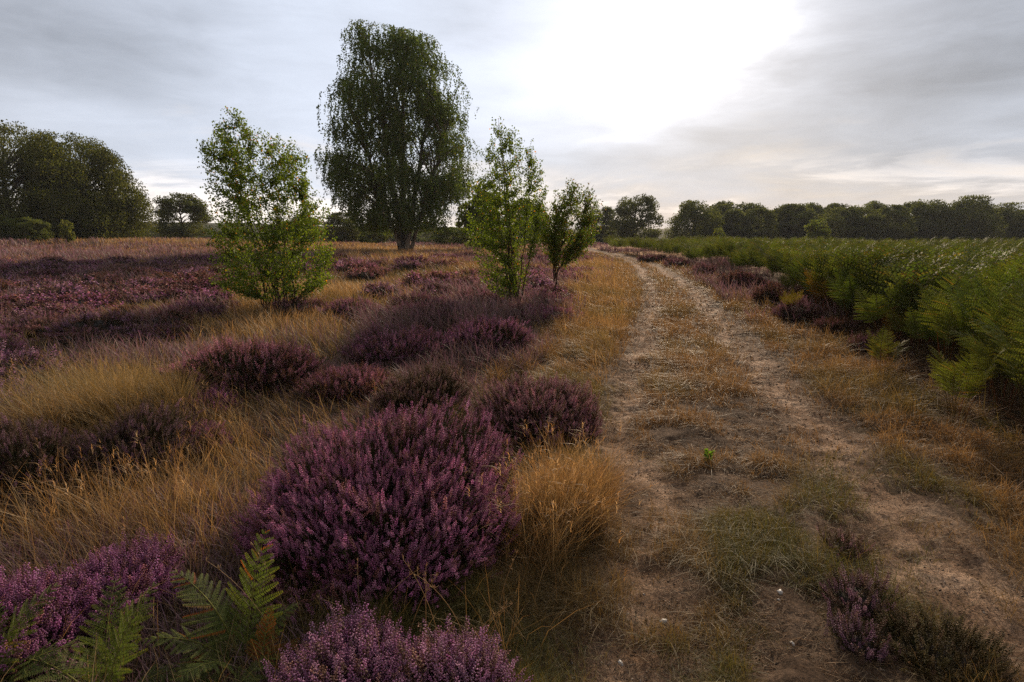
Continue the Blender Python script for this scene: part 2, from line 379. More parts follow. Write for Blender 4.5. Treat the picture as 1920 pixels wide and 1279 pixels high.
def sprig_template(seed, lod):
    """unit-length leafy stem along +z, tiny overlapping scale leaves"""
    r = np.random.default_rng(seed); g = Geo()
    sticks(g, [[0, 0, 0], [0.03, 0, 0.5]], [[0.03, 0, 0.5], [0, 0, 1]], 0.011, 0.008, (0.8, 0.6, 0.5))
    n = (22, 9, 4)[lod]; s = (0.06, 0.10, 0.18)[lod]
    t = np.sort(r.random(n)) * .95; a = r.random(n) * 6.3; V = np.array([[-.25, 0, 0], [.25, 0, 0], [0, .35, 1.0]])
    D = np.stack([np.cos(a) * .8, np.sin(a) * .8, 0.7 + 0 * a], 1)
    inst(g, (V, [np.array([[0, 1, 2]])], np.ones((3, 3))), np.stack([0 * t, 0 * t, t], 1), frames(D, a, r), np.full(n, s * 1.2), jcol((1, 1, 1), n, .35, .1, r))
    return g.arrays()
SPK = [[spike_template(l, 40 + l * 5 + k) for k in range(3)] for l in range(3)]
SPR = [[sprig_template(80 + l * 5 + k, l) for k in range(2)] for l in range(3)]
PINK = [(0.43, 0.19, 0.31), (0.50, 0.26, 0.37), (0.33, 0.13, 0.25), (0.36, 0.18, 0.16)]
def heather_meshes(seed, R, H, n, lod, faded=0.15, spike=0.075):
    r = np.random.default_rng(seed); ge = Geo(); gw = Geo()
    nl = 5
    lobes = norm(np.stack([r.normal(0, 1, nl), r.normal(0, 1, nl), np.abs(r.normal(0, .6, nl)) + .2], 1)); la = r.uniform(.04, .30, nl)
    def dome(n, shrink):
        ph = r.random(n) * 2 * np.pi; zc = r.random(n) ** 0.9; s = np.sqrt(1 - zc ** 2)
        d = np.stack([np.cos(ph) * s, np.sin(ph) * s, zc], 1)
        k = 0.80 + sum(a_ * np.exp(-((1 - d @ l_) / .12)) for a_, l_ in zip(la, lobes)) + (vnoise(ph * 1.2 * s + seed, zc * 4, 2.2, seed % 50) - .5) * .22
        q = d.copy(); q[:, 2] = zc ** .72
        return d, q * np.array([R, R, H]) * (k * shrink)[:, None]
    d, P = dome(n, 0.68 + 0.36 * r.random(n) ** 0.55)
    P[:, 2] += 0.02
    ns = max(12, n // 7); sd, sP = dome(ns, .80 + .22 * r.random(ns) ** .6); sP += sd * np.array([R, R, H]) * (r.random((ns, 1)) ** 2 * .09); who = r.integers(0, ns, n); jn = r.random(n) < .72
    P = np.where(jn[:, None], sP[who] + r.normal(0, 1, (n, 3)) * np.array([.022, .022, .022]) - sd[who] * (r.random((n, 1)) ** 1.3) * .07, P); d = np.where(jn[:, None], sd[who], d)
    sj = r.normal(0, .28, (ns, 3))
    P[:, 2] = np.maximum(P[:, 2], .03)
    clump = vnoise(d[:, 0] * 3 + seed, d[:, 1] * 3 + d[:, 2] * 2, 2.5, 3)
    D = norm(d * np.array([.62, .62, .35]) + np.array([0, 0, .95]) + np.where(jn[:, None], sj[who], 0) + r.normal(0, .20, (n, 3)))
    ln = spike * (0.6 + .8 * r.random(n)) * (0.8 + .5 * clump)
    fade = np.clip(faded + (clump - .5) * .8, 0, 1); isf = r.random(n) < fade
    c = np.where(isf[:, None], pick([(0.20, 0.095, 0.075), (0.26, 0.14, 0.10), (0.13, 0.07, 0.05)], [3, 2, 2], n, .25, r), pick(PINK, [4, 3, 3, 1], n, .25, r))
    c = np.clip(c * np.where(r.random((n, 1)) < .18, 1.55, 1.05), 0, .85)
    k = r.integers(0, 3, n)
    for i in range(3):
        q = k == i
        inst(ge, SPK[lod][i], P[q], frames(D[q], None, r), ln[q], c[q])
    # sprigs that carry the spikes, reaching down and inward
    k = r.integers(0, 2, n); base = P - D * (ln * 1.2)[:, None] - d * np.array([.12, .12, .10]) * R
    for i in range(2):
        q = (k == i)
        v = P[q] + D[q] * .004 - base[q]; lv = np.linalg.norm(v, axis=1)
        inst(gw, SPR[lod][i], base[q], frames(v, None, r), lv, pick([(0.055, 0.06, 0.022), (0.08, 0.05, 0.03), (0.04, 0.035, 0.02)], [3, 2, 2], q.sum(), .3, r))
    # leafy unflowered shoots and the bare woody frame
    m = int(n * 0.5); d, P = dome(m, 0.55 + 0.42 * r.random(m)); D = norm(d + np.array([0, 0, .8]) + r.normal(0, .35, (m, 3)))
    inst(gw, SPR[lod][0], P - D * .06, frames(D, None, r), .07 + .06 * r.random(m), pick([(0.06, 0.065, 0.022), (0.085, 0.055, 0.03)], [3, 1], m, .3, r))
    m = max(20, n // 14); d, P = dome(m, 0.85 + 0 * np.arange(m)); root = r.normal(0, .10 * R, (m, 3)); root[:, 2] = -0.02
    mid = root * .5 + P * .5 + np.array([0, 0, -.06 * H]); sticks(gw, root, mid, .004, .003, (0.05, 0.032, 0.022)); sticks(gw, mid, P * .97, .003, .0015, (0.06, 0.035, 0.024))
    # solid core for the dense twigs, inner shade painted into its near-black colour
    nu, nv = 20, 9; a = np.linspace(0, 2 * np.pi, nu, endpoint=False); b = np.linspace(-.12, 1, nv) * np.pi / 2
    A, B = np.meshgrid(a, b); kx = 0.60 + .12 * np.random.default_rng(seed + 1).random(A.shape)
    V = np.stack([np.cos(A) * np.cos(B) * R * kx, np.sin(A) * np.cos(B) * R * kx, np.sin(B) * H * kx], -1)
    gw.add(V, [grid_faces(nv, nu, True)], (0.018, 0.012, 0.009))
    return ge, gw
_hcache = {}
def heather_proto(key, seed, R, H, n, lod, faded, spike=0.075):
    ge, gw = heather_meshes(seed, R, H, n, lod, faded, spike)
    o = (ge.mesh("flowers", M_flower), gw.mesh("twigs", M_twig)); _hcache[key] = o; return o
def place_heather(x, y, meshes, rz, s, tint, label, group=None, name="heather_bush"):
    e = empty(name, (x, y, float(terrain(x, y)) - 0.015), rz, label, "heather", group); e.scale = s
    for nm, me in zip(("flowers", "twigs"), meshes):
        o = bpy.data.objects.new(nm, me); COL.objects.link(o); o.parent = e; o.color = (*tint, 1) if nm == "flowers" else (1, 1, 1, 1)
    return e
BUSHES = []   # (x, y, R) footprints
MAG = (1.18, 1.05, 1.12); DUS = (1.15, 1.25, .95); BRN = (.85, 1.0, .65); DRK = (.72, .84, .70); PNK = (1.05, 1.15, 1.15)
hb = [ # x0,x1,ytop,ybottom, tint, faded, spikes, label
 (462, 985, 742, 1125, MAG, .08, 7500, "largest heather bush, deep purple dome in full bloom beside the track"),
 (888, 1132, 672, 842, DUS, .30, 3400, "dusky pink rounded heather bush at the track edge behind the big purple dome"),
 (700, 872, 665, 785, BRN, .60, 2400, "rusty brown pink heather dome directly behind the big purple bush"),
 (575, 725, 662, 752, DUS, .35, 2000, "low mauve heather bush touching the rusty brown dome"),
 (345, 590, 592, 748, DUS, .35, 3400, "wide dusty pink heather mound below the bushy young birch"),
 (650, 835, 590, 685, (.95, 1.0, .95), .35, 2300, "plum heather mound two rows behind the big purple dome"),
 (825, 985, 550, 672, (.95, 1.02, 1.0), .35, 2500, "tall violet heather bush in front of the slender young birch"),
 (715, 875, 535, 625, DRK, .45, 2000, "dark maroon heather mound midway between the two young birches"),
 (985, 1078, 556, 606, MAG, .3, 700, "small lilac heather bush at the grassy verge below the forked sapling"),
 (508, 612, 540, 592, DRK, .25, 800, "dark purple heather at the foot of the bushy young birch"),
 (600, 702, 543, 602, (.95, 1.0, .95), .3, 800, "bright plum heather just beside the foot of the bushy young birch"),
 (350, 446, 708, 792, MAG, .2, 700, "small violet heather tuft below the wide dusty pink mound"),
 (-40, 175, 782, 950, DRK, .65, 1500, "dull brown heather bush rising out of the tall straw grass at the picture edge"),
 (150, 335, 765, 925, DRK, .60, 1500, "faded wine coloured heather bush under the bright grass tussocks"),
 (330, 425, 775, 850, MAG, .4, 600, "little mauve heather clump between straw grass and the big purple dome"),
 (-90, 170, 1065, 1260, (.92, .80, .98), .05, 2200, "magenta heather bush above the bracken in the bottom corner"),
 (120, 325, 1030, 1175, (.90, .78, .98), .05, 1500, "magenta heather bush with tall loose spikes beside the corner bracken"),
 (515, 770, 1165, 1400, PNK, .08, 2000, "bright pink heather bush at the bottom edge below the big dome"),
 (735, 965, 1195, 1400, PNK, .15, 1100, "pale pink heather bush with sparse spikes at the bottom edge near the track"),
 (575, 655, 1085, 1145, DUS, .1, 160, "tiny isolated pink heather sprigs on bare litter under the big dome"),
 (1545, 1672, 1065, 1160, (.75, .85, .7), .35, 210, "small thin pink heather plant growing on the track's centre strip"),
 (1565, 1665, 1150, 1245, (.72, .85, .75), .4, 150, "sparse mauve heather plant nearest the camera on the track's centre strip"),
 (1540, 1620, 1000, 1050, BRN, .5, 150, "scrap of brown heather on the centre strip behind the small pink plants"),
 (1655, 1860, 1120, 1275, (.45, .62, .20), .8, 500, "low dark green unflowered heather cushion between the wheel ruts"),
]
def spread_box(x0, x1, yt, yb):
    p = ground_pt((x0 + x1) / 2, yb); dep = math.hypot(p[1], CAM[2]) ; dep = p[1] * math.cos(PITCH) + CAM[2] * math.sin(PITCH)
    R = (x1 - x0) / 2 / F * dep
    k = p * (1 + 0.75 * R / np.linalg.norm(p[:2])); yc = k[1]; depc = yc * math.cos(PITCH) + CAM[2] * math.sin(PITCH)
    R = (x1 - x0) / 2 / F * depc; xc = ((x0 + x1) / 2 - 960) / F * depc
    z = at((x0 + x1) / 2, yt, yc + R * .25)[2]
    return xc, yc, R, max(0.12, z - float(terrain(xc, yc)))
for i, (x0, x1, yt, yb, tint, fd, n, lab) in enumerate(hb):
    x, y, R, H = spread_box(x0, x1, yt, yb)
    d = math.hypot(x, y)
    sp = 0.056 if R > .3 else 0.05
    if i in (15, 16, 17, 18): sp = .07
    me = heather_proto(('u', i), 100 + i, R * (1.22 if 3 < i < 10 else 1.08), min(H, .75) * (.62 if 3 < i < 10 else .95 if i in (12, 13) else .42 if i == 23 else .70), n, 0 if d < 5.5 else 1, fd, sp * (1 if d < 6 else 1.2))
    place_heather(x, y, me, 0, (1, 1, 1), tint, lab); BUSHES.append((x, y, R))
# shared shapes for the field
POOL1 = [heather_proto(('m', k), 300 + k, .55, .42, 650, 1, (.35, .6, .5, .75)[k], .085) for k in range(4)]
POOL2 = [heather_proto(('f', k), 320 + k, .6, .42, 360, 2, (.45, .65, .8)[k], .12) for k in range(3)]
def field_bush(x, y, R, H, tint, label, group):
    d = math.hypot(x, y); pool = POOL1 if d < 13 else POOL2
    me = pool[int(rng.integers(len(pool)))]; a = (.55 if pool is POOL1 else .6)
    place_heather(x, y, me, rng.random() * 6.28, (R / a, R / a * rng.uniform(.85, 1.15), H / .42), tint, label, group); BUSHES.append((x, y, R))
# brown heather along the foot of the bracken
for x0, x1, yt, yb in ((1185, 1245, 474, 492), (1235, 1300, 480, 502), (1290, 1352, 486, 518), (1335, 1425, 500, 545), (1400, 1482, 522, 578), (1440, 1545, 548, 606), (1520, 1605, 580, 634), (1585, 1670, 612, 668), (1210, 1262, 476, 492), (1380, 1440, 505, 545)):
    x, y, R, H = spread_box(x0, x1, yt, yb)
    field_bush(x, y, R * .9, min(H, .6) * .75, (.62, .72, .55), "brown and plum heather bush fringing the foot of the bracken bank", "heather bushes along the foot of the bracken")
# open heath: random mounds
TINTS = [(.82, .95, .95), (.85, .88, 1.0), (.95, 1.05, .9), (.85, 1.1, 1.0), BRN, DRK, (.8, 1.0, 1.0)]
cand = []
for _ in range(60000):
    a = rng.uniform(-.80, .62); d = 5 * (36 / 5) ** rng.random(); x, y = d * math.sin(a), d * math.cos(a)
    if len(cand) >= 250: break
    if x > float(rutL(y)) - 1.6 - .04 * y: continue
    h = float(heather_field(x, y)); px, py = project(x, y, 0.0)
    left = px < 430 and py < 690
    want = 1.0 if left and h > .15 else h
    if 60 < px < 420 and 650 < py < 860: want = 0
    if py > 600 and px > 330: continue
    if rng.random() > want: continue
    R = rng.uniform(.38, .75) * (1.25 if d > 15 else 1)
    if any((x - b[0]) ** 2 + (y - b[1]) ** 2 < ((R + b[2]) * (.62 if left else .8)) ** 2 for b in BUSHES): continue
    H = R * rng.uniform(.36, .58)
    if px < 480: lab, gr = "purple brown heather bush in the dense heather west of the bushy young birch", "heather bushes of the western heath"
    elif px < 880: lab, gr = "purple heather bush in straw grass between the bushy young birch and the tall birch", "heather bushes in the middle grass"
    else: lab, gr = "purple heather bush in straw grass beyond the slender young birch", "heather bushes beyond the slender birch"
    field_bush(x, y, R, min(H, .5), TINTS[int(rng.integers(len(TINTS)))], lab, gr); cand.append(1)
BU = np.array(BUSHES)
def bush_cover(x, y, grow=1.0):
    m = np.zeros(len(x))
    for bx, by, R in BU:
        q = np.hypot(x - bx, y - by) / (R * grow); m = np.maximum(m, 1 - smooth(q, .75, 1.0))
    return m

# ------------------------------------------------------------------ grass
def blades(geo, P, Ln, lean, W, c0, c1, r=rng, droop=0.35):
    """curved tapering blades; lean (n,2) = sideways travel per length"""
    n = len(P)
    if n == 0: return
    ts = np.array([0, .38, .72, 1.0]); sx = lean[:, None, :] * (ts ** 1.8)[None, :, None] * Ln[:, None, None]
    lm = np.linalg.norm(lean, axis=1); z = Ln[:, None] * (ts[None] - droop * (ts ** 2)[None] * np.clip(lm, 0, 1.2)[:, None])
    C = np.concatenate([P[:, None, :2] + sx, (P[:, 2:3] + z)[..., None]], -1)
    a = r.random(n) * np.pi; w = np.stack([np.cos(a), np.sin(a), 0 * a], 1) * (W / 2)[:, None]
    V = np.stack([C[:, 0] - w, C[:, 0] + w, C[:, 1] - w * .9, C[:, 1] + w * .9, C[:, 2] - w * .6, C[:, 2] + w * .6, C[:, 3]], 1)
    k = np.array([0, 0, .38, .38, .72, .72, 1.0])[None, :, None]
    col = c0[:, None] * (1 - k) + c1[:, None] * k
    off = (np.arange(n) * 7)[:, None, None]
    q = (np.array([[0, 1, 3, 2], [2, 3, 5, 4]])[None] + off).reshape(-1, 4); t = (np.array([[4, 5, 6]])[None] + off).reshape(-1, 3)
    geo.add(V.reshape(-1, 3), [q, t], col.reshape(-1, 3))
def polar(n, a0, a1, d0, d1, r=rng):
    a = r.uniform(a0, a1, n); d = d0 * (d1 / d0) ** r.random(n); return d * np.sin(a), d * np.cos(a), d
STRAWS = [(0.45, 0.28, 0.135), (0.34, 0.195, 0.088), (0.54, 0.385, 0.23), (0.20, 0.14, 0.065)]
# zones of tall straw grass, in photograph pixels of the ground: x, y, rx, ry, strength
ZON = [(215, 790, 200, 55, 1.6), (60, 830, 120, 50, .9), (430, 870, 90, 40, .25), (150, 1000, 240, 60, .6), (330, 960, 70, 80, .5), (820, 640, 230, 75, -.9), (450, 700, 110, 50, -.6), (150, 880, 190, 30, -.6), (1060, 760, 90, 60, -.5), (1060, 1010, 90, 70, 1.3), (1090, 940, 60, 60, .9), (620, 640, 50, 40, .9),
       (480, 640, 120, 60, .55), (700, 490, 120, 16, 1.2), (860, 510, 90, 22, .9), (330, 505, 110, 14, 1.0), (1110, 540, 60, 60, 1.1), (1090, 640, 80, 50, .9), (1150, 600, 40, 90, .7), (1130, 700, 40, 60, .5),
       (650, 560, 60, 16, .7), (350, 455, 300, 5, 1.), (1350, 640, 28, 90, .0)]
def zone(x, y):
    px, py = project(x, y, terrain(x, y)); t = np.zeros(len(x))
    for a, b, rx, ry, s in ZON: t += s * np.exp(-((px - a) / rx) ** 2 - ((py - b) / ry) ** 2)
    return t
g = Geo()
x, y, d = polar(760000, -.98, .98, 1.25, 75)
pw = path_w(x, y); zn = zone(x, y); cl_ = fbm(x, y, 1.8, 41, 3); hfv = heather_field(x, y)
inb = x > edge_x(y) - .25 + (cl_ - .5) * .5
vergeR = smooth(x, rutR(y) + .35, rutR(y) + .6)
left = smooth(-x, -(rutL(y) - .22), -(rutL(y) - .5))
vg = smooth(x, rutL(y) - 1.7, rutL(y) - .8) * smooth(y, 2.8, 4)
dens = left * (0.07 + .30 * vg * smooth(cl_, .35, .55) + .13 * smooth(d, 7, 12) + .50 * zn + .45 * (1 - hfv) * smooth(d, 9, 14) + .22 * smooth(cl_, .50, .64)) + vergeR * (.30 * smooth(cl_, .4, .6)) 
dens = np.where(inb, dens * .05, dens) * (1 - pw) * (1 - np.where(d > 4, .84, .96) * bush_cover(x, y, .92))
dens *= 1 - .55 * smooth(-d, -3.6, -2.2) * (zn < .35)
k = rng.random(len(x)) < np.clip(dens, 0, 1)
x, y, d, zn, cl_ = x[k], y[k], d[k], zn[k], cl_[k]; n = len(x); side = x > rutR(y)
# pull blades into tussocks
tx_ = (vnoise(x, y, 5, 51) - .5) * .16; ty_ = (vnoise(x, y, 5, 52) - .5) * .16
x = x + tx_; y = y + ty_
Ln = (.15 + .26 * np.clip(zn, 0, 1.2) + .12 * rng.random(n)) * (.45 + .95 * rng.random(n)) * np.where(side, .45, 1)
verge = smooth(x, rutL(y) - 2.0, rutL(y) - .9) * (y > 3.2); Ln = np.minimum(Ln, .62) * (1 - .42 * verge)
lean = np.stack([-.28 + rng.normal(0, .40, n) + (vnoise(x, y, 1.2, 55) - .5) * .9, rng.normal(0, .30, n) + (vnoise(x, y, 1.2, 56) - .5) * .6], 1)
W = np.maximum(.0022, d * .00062) * (.7 + .6 * rng.random(n))
c1 = pick(STRAWS, [4, 3, 2, 1.6], n, .45); c1 = np.where(side[:, None], pick([(0.26, 0.15, 0.05), (0.2, 0.17, 0.05), (0.12, 0.13, 0.035)], [3, 2, 2], n, .25), c1)
gn = smooth(vnoise(x, y, .7, 57), .5, .75)[:, None] * .45; c1 = c1 * (1 - gn) + np.array((.16, .15, .045)) * gn
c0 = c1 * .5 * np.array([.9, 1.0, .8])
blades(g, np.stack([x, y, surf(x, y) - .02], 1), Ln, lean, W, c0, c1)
# drooping seed heads on the nearer tall stems
q = np.where((d < 9) & (Ln > .38) & (rng.random(n) < .16))[0]; m = len(q)
tip = np.stack([x[q] + lean[q, 0] * Ln[q], y[q] + lean[q, 1] * Ln[q], surf(x[q], y[q]) - .02 + Ln[q] * (1 - .35 * np.clip(np.linalg.norm(lean[q], axis=1), 0, 1.2))], 1)
for j in range(5):
    blades(g, tip - np.array([0, 0, .012 * j]), np.full(m, .035), lean[q] * 1.0 + rng.normal(0, .8, (m, 2)), np.full(m, .003), c1[q], c1[q] * 1.1)
tag(g.build("dry_grass", M_grass), kind='stuff', label="tall straw coloured dry grass between the heather bushes", cat="grass"); NG = n

# short turf and dead litter on the track and its verges
g = Geo(); x, y, d = polar(560000, -.35, .95, 1.3, 42)
rw = rut_w(x, y); pw = path_w(x, y); cl_ = fbm(x, y, 3.2, 61, 3) + (fbm(x, y, 11, 66, 2) - .5) * .28 + .035 * smooth(-d, -5, -2.5)
inb = x > edge_x(y) + .1
cs = (x > rutL(y)) & (x < rutR(y)); strip = cs * (1 - rw)
vr = smooth(x, rutR(y) + .2, rutR(y) + .6) * (1 - inb); vl = smooth(-x, -(rutL(y) - .1), -(rutL(y) - .45)) * (x > rutL(y) - 1.6)
dens = strip * smooth(cl_, .30 - .06 * smooth(d, 4, 8), .46 - .06 * smooth(d, 4, 8)) * 1.0 + vr * smooth(cl_, .28, .48) * 1.0 + vl * 1.0 * smooth(cl_, .28, .44) + rw * .30 * smooth(cl_, .50, .64)
dens *= (1 - bush_cover(x, y, .8)) * (1 - .6 * rw * smooth(d, 2.5, 4.5))
k = rng.random(len(x)) < dens; x, y, d, cl_, strip = x[k], y[k], d[k], cl_[k], strip[k]; n = len(x)
mossy = smooth(fbm(x, y, .9, 71, 3), .42, .58) * .85 + .45 * smooth(-d, -5, -2)
mossy = np.clip(mossy + .35 * (x > rutR(y) + 1.3) - .45 * smooth(d, 4.5, 8), 0, 1)[:, None]
tan = pick([(0.29, 0.175, 0.08), (0.37, 0.245, 0.125), (0.21, 0.125, 0.055)], [3, 2, 2], n, .22); grn = pick([(0.15, 0.13, 0.035), (0.10, 0.115, 0.03), (0.2, 0.16, 0.05)], [3, 2, 2], n, .25)
c1 = tan * (1 - mossy) + grn * mossy
Ln = (.025 + .10 * smooth(cl_, .42, .7) + .05 * strip * smooth(d, 3.5, 6) + .05 * (x > rutR(y) + .4) + .05 * (x < rutL(y) - .1)) * (.6 + .9 * rng.random(n)) * (1 + .5 * (d > 6)); lean = rng.normal(0, .65, (n, 2)) + np.array([-.25, -.1])
blades(g, np.stack([x, y, surf(x, y) - .004], 1), Ln, lean, np.maximum(.0016, d * .0006) * (.7 + .6 * rng.random(n)), c1 * .6, c1, droop=.5)
tag(g.build("short_grass", M_grass), kind='stuff', label="short tan and olive grass on the track's centre strip and verges", cat="grass")
g = Geo(); x, y, d = polar(150000, -.95, .98, 1.25, 22); k = (rng.random(len(x)) < np.where(x > rutL(y) - .2, .8 * (1 - .5 * rut_w(x, y)), .5)) & (bush_cover(x, y, .7) < .5)
x, y, d = x[k], y[k], d[k]; n = len(x); a = rng.normal(.5, 1.0, n); ln = rng.uniform(.012, .07, n) * np.maximum(1, d * .2)
p0 = np.stack([x, y, surf(x, y) + .012 + .01 * rng.random(n)], 1); p1 = p0 + np.stack([np.cos(a) * ln, np.sin(a) * ln, rng.uniform(-.004, .018, n)], 1)
w = np.maximum(.0009, d * .00035)
sticks(g, p0, p1, w, w * .6, pick([(0.30, 0.20, 0.11), (0.38, 0.29, 0.18), (0.12, 0.08, 0.045), (0.2, 0.11, 0.05)], [3, 2, 3, 3], n, .25))
tag(g.build("dead_grass_litter", M_grass), kind='stuff', label="broken dead grass stems lying on the soil", cat="litter")
# low heather shoots filling the distance
g = Geo(); x, y, d = polar(420000, -.98, .85, 1.4, 130); hfv = np.maximum(heather_field(x, y), 1 - smooth(d, 7, 10)); znh = zone(x, y); hfv = np.clip(hfv - np.minimum(znh, 0) * 1.2, 0, 1)
ok = (rng.random(len(x)) < hfv * (.55 + .35 * smooth(d, 14, 30)) * (1 - .8 * smooth(znh, .5, 1.0)) * (1 - .6 * smooth(-d, -3.2, -2.2))) & ((x < rutL(y) - 1.2) | (x > edge_x(y) + .3) | (y > 50) | ((x > rutR(y) + .55) & (y > 10))) & ~((x > edge_x(y)) & (y < 10)) & (path_w(x, y) < .1)
x, y, d, znh = x[ok], y[ok], d[ok], znh[ok]; n = len(x); mound = fbm(x, y, .9, 81, 3)
Ln = (.06 + .38 * smooth(mound, .35, .7) * smooth(d, 3, 12) + .10 * smooth(mound, .4, .6) + .22 * np.clip(-znh, 0, 1)) * (.7 + .5 * rng.random(n)); tn = vnoise(x, y, .25, 83)[:, None]
c1 = pick([(0.31, 0.18, 0.215), (0.34, 0.22, 0.205), (0.22, 0.155, 0.11)], [3, 3, 3], n, .25) * (.75 + .6 * tn)
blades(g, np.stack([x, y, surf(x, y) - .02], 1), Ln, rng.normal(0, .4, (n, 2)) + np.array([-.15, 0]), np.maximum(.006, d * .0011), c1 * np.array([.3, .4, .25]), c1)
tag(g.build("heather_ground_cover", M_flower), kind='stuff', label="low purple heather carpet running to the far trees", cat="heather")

# grass tussock beside the big heather: one countable clump
def tussock(px, py, R, H, n, label, lean0, cols):
    p = ground_pt(px, py); e = empty("grass_tussock", (p[0], p[1], p[2]), 0, label, "grass tussock", "grass tussocks among the heather"); g = Geo()
    a = rng.random(n) * 6.28; rr = R * .45 * np.sqrt(rng.random(n)); P = np.stack([np.cos(a) * rr, np.sin(a) * rr, 0 * a - .02], 1)
    lean = np.stack([np.cos(a), np.sin(a)], 1) * (rr / (R * .45))[:, None] * .75 + np.array(lean0) + rng.normal(0, .3, (n, 2))
    c = pick(cols + [(0.17, 0.11, 0.05)], [3, 3, 2, 2], n, .35); blades(g, P, H * rng.uniform(.35, 1.1, n), lean, np.full(n, max(.0022, p[1] * .0007)), c * .5, c)
    g.build("blades", M_grass, e)
GOLD = [(0.36, 0.21, 0.10), (0.28, 0.155, 0.065), (0.42, 0.27, 0.14)]
tussock(1085, 985, .30, .42, 1500, "golden brown grass tussock spilling onto the track beside the big purple heather", (-.15, -.1), GOLD)
tussock(1120, 925, .22, .34, 800, "smaller tawny grass tussock behind the golden brown one at the track edge", (.0, -.1), GOLD)
tussock(215, 800, .40, .60, 1500, "tall pale straw tussock standing in the bright grass band", (-.35, 0), [(0.5, 0.36, 0.17), (0.42, 0.29, 0.12), (0.36, 0.24, 0.09)])
tussock(320, 790, .36, .56, 1300, "yellow straw tussock between the pale tussock and the dusty pink mound", (-.40, 0), [(0.5, 0.36, 0.17), (0.42, 0.29, 0.12), (0.36, 0.24, 0.09)])
tussock(110, 820, .36, .50, 1100, "orange tinged straw tussock at the outer end of the bright grass band", (-.35, 0), GOLD)

# ------------------------------------------------------------------ bracken
def frond_template(seed, L_, n_p, n_q, width=.42, arch=.7, lod=0, rust=0.0):
    """one frond blade in the local xz plane: rachis starts at origin going +z and arches over +x"""
    r = np.random.default_rng(seed); g = Geo(); ts = np.linspace(0, 1, n_p + 1); seg = L_ / n_p
    ang = .15 + arch * ts ** 1.2; dx = np.sin(ang) * seg; dz = np.cos(ang) * seg
    P = np.stack([np.concatenate([[0], np.cumsum(dx)[:-1]]), 0 * ts, np.concatenate([[0], np.cumsum(dz)[:-1]])], 1)
    T = np.stack([np.sin(ang), 0 * ts, np.cos(ang)], 1); Nn = np.stack([-np.cos(ang), 0 * ts, np.sin(ang)], 1)
    sticks(g, P[:-1], P[1:], .0035 * (1.1 - ts[:-1]), .0035 * (1.1 - ts[1:]), (0.22, 0.20, 0.06))
    K = np.array([[0, 0, 0], [.5, .42, .04], [0, 1, 0], [-.5, .42, .04]]) ; KF = np.array([[0, 1, 2], [0, 2, 3]])
    for i in range(n_p):
        t = ts[i]; prof = min(1, (t * 5 + .55)) * (1 - t) ** .8; pl = width * max(.06, prof) * r.uniform(.88, 1.1)
        for s in (-1, 1):
            fw = r.uniform(.28, .42) + t * .35; D = norm((T[i] * fw + np.array([0, s, 0]) * (1 - fw * .35) - Nn[i] * r.uniform(-.1, .22))[None])[0]
            m = max(3, int(n_q * (pl / width) + 1)); u = np.linspace(0, 1, m + 1)[1:]
            up0 = norm((np.cross(D, T[i]) * -s)[None])[0]
            C = P[i] + D[None] * (u * pl)[:, None] - np.array([0, 0, 1.0])[None] * (pl * r.uniform(.06, .24) * u ** 2)[:, None] + T[i][None] * (pl * .14 * u ** 2)[:, None]
            lng = min(pl * .22, seg * .52) * (1.02 - u) ** .6 + .004; wq = pl / m * .80
            A = norm(np.gradient(C, axis=0)) if m > 1 else D[None]
            if lod == 0: sticks(g, np.vstack([P[i][None], C[:-1]]), C, .0014, .0009, (0.20, 0.21, 0.06))
            for q in (-1, 1):
                B = norm(np.cross(np.broadcast_to(up0, A.shape), A) * q + A * .42 + r.normal(0, .08, A.shape) - up0 * .06)
                Z_ = norm(np.cross(A, B)); Rm = np.stack([norm(np.cross(B, Z_)), B, Z_], 2)
                S = np.stack([np.full(m, wq), lng, lng], 1)
                base = np.array((0.090, 0.102, 0.030)) * r.uniform(.6, 1.35) if r.random() > rust else np.array((0.27, 0.085, 0.022))
                c = jcol(base, m, .22, .06, r) * (1 + np.linspace(0, 1, m)[:, None] ** 3 * np.array([[.9, .35, .1]]) * (r.random() < .5))
                if r.random() < .025: c = jcol((0.20, 0.12, 0.04), m, .2, .05, r)
                inst(g, (K, [KF], np.ones((4, 3))), C, Rm, S, c)
    return g.arrays()
def rotz(a): c, s = math.cos(a), math.sin(a); return np.array([[c, -s, 0], [s, c, 0], [0, 0, 1.0]])
def bracken_parts(seed, H, nf, T_, wind=0.0):
    r = np.random.default_rng(seed); gf, gs = Geo(), Geo(); a0 = r.random() * 6.28
    for i in range(nf):
        a = a0 + i * 6.28 / nf + r.uniform(-.5, .5); fr = T_[int(r.integers(len(T_)))]; h = H * r.uniform(.40, .58)
        root = np.array([math.cos(a), math.sin(a), 0]) * r.uniform(.02, .10); tip = root + np.array([math.cos(a) * h * .22, math.sin(a) * h * .22, h])
        mid = (root + tip) / 2 + np.array([-math.cos(a), -math.sin(a), 0]) * .02
        c = (0.13, 0.10, 0.035) if r.random() > .35 else (0.20, 0.075, 0.03)
        sticks(gs, [root, mid], [mid, tip], [.0055, .0045], [.0045, .0035], c)
        R_ = rotz(a + r.uniform(-.3, .3)) ; tw = r.uniform(-.35, .35); cx, sx = math.cos(tw), math.sin(tw)
        R_ = R_ @ np.array([[1, 0, 0], [0, cx, -sx], [0, sx, cx]])
        inst(gf, fr, tip[None], R_[None], np.array([r.uniform(.85, 1.15)]), jcol((1, 1, 1), 1, .45, .10, r))
    return gf, gs
FR = [frond_template(500 + k, .58, 12, 15, .29, (.7, 1.0, 1.25, .5)[k]) for k in range(4)]
FRL = [frond_template(520 + k, .72, 9, 6, .38, (.8, 1.2)[k], lod=1) for k in range(2)]
BRV = []
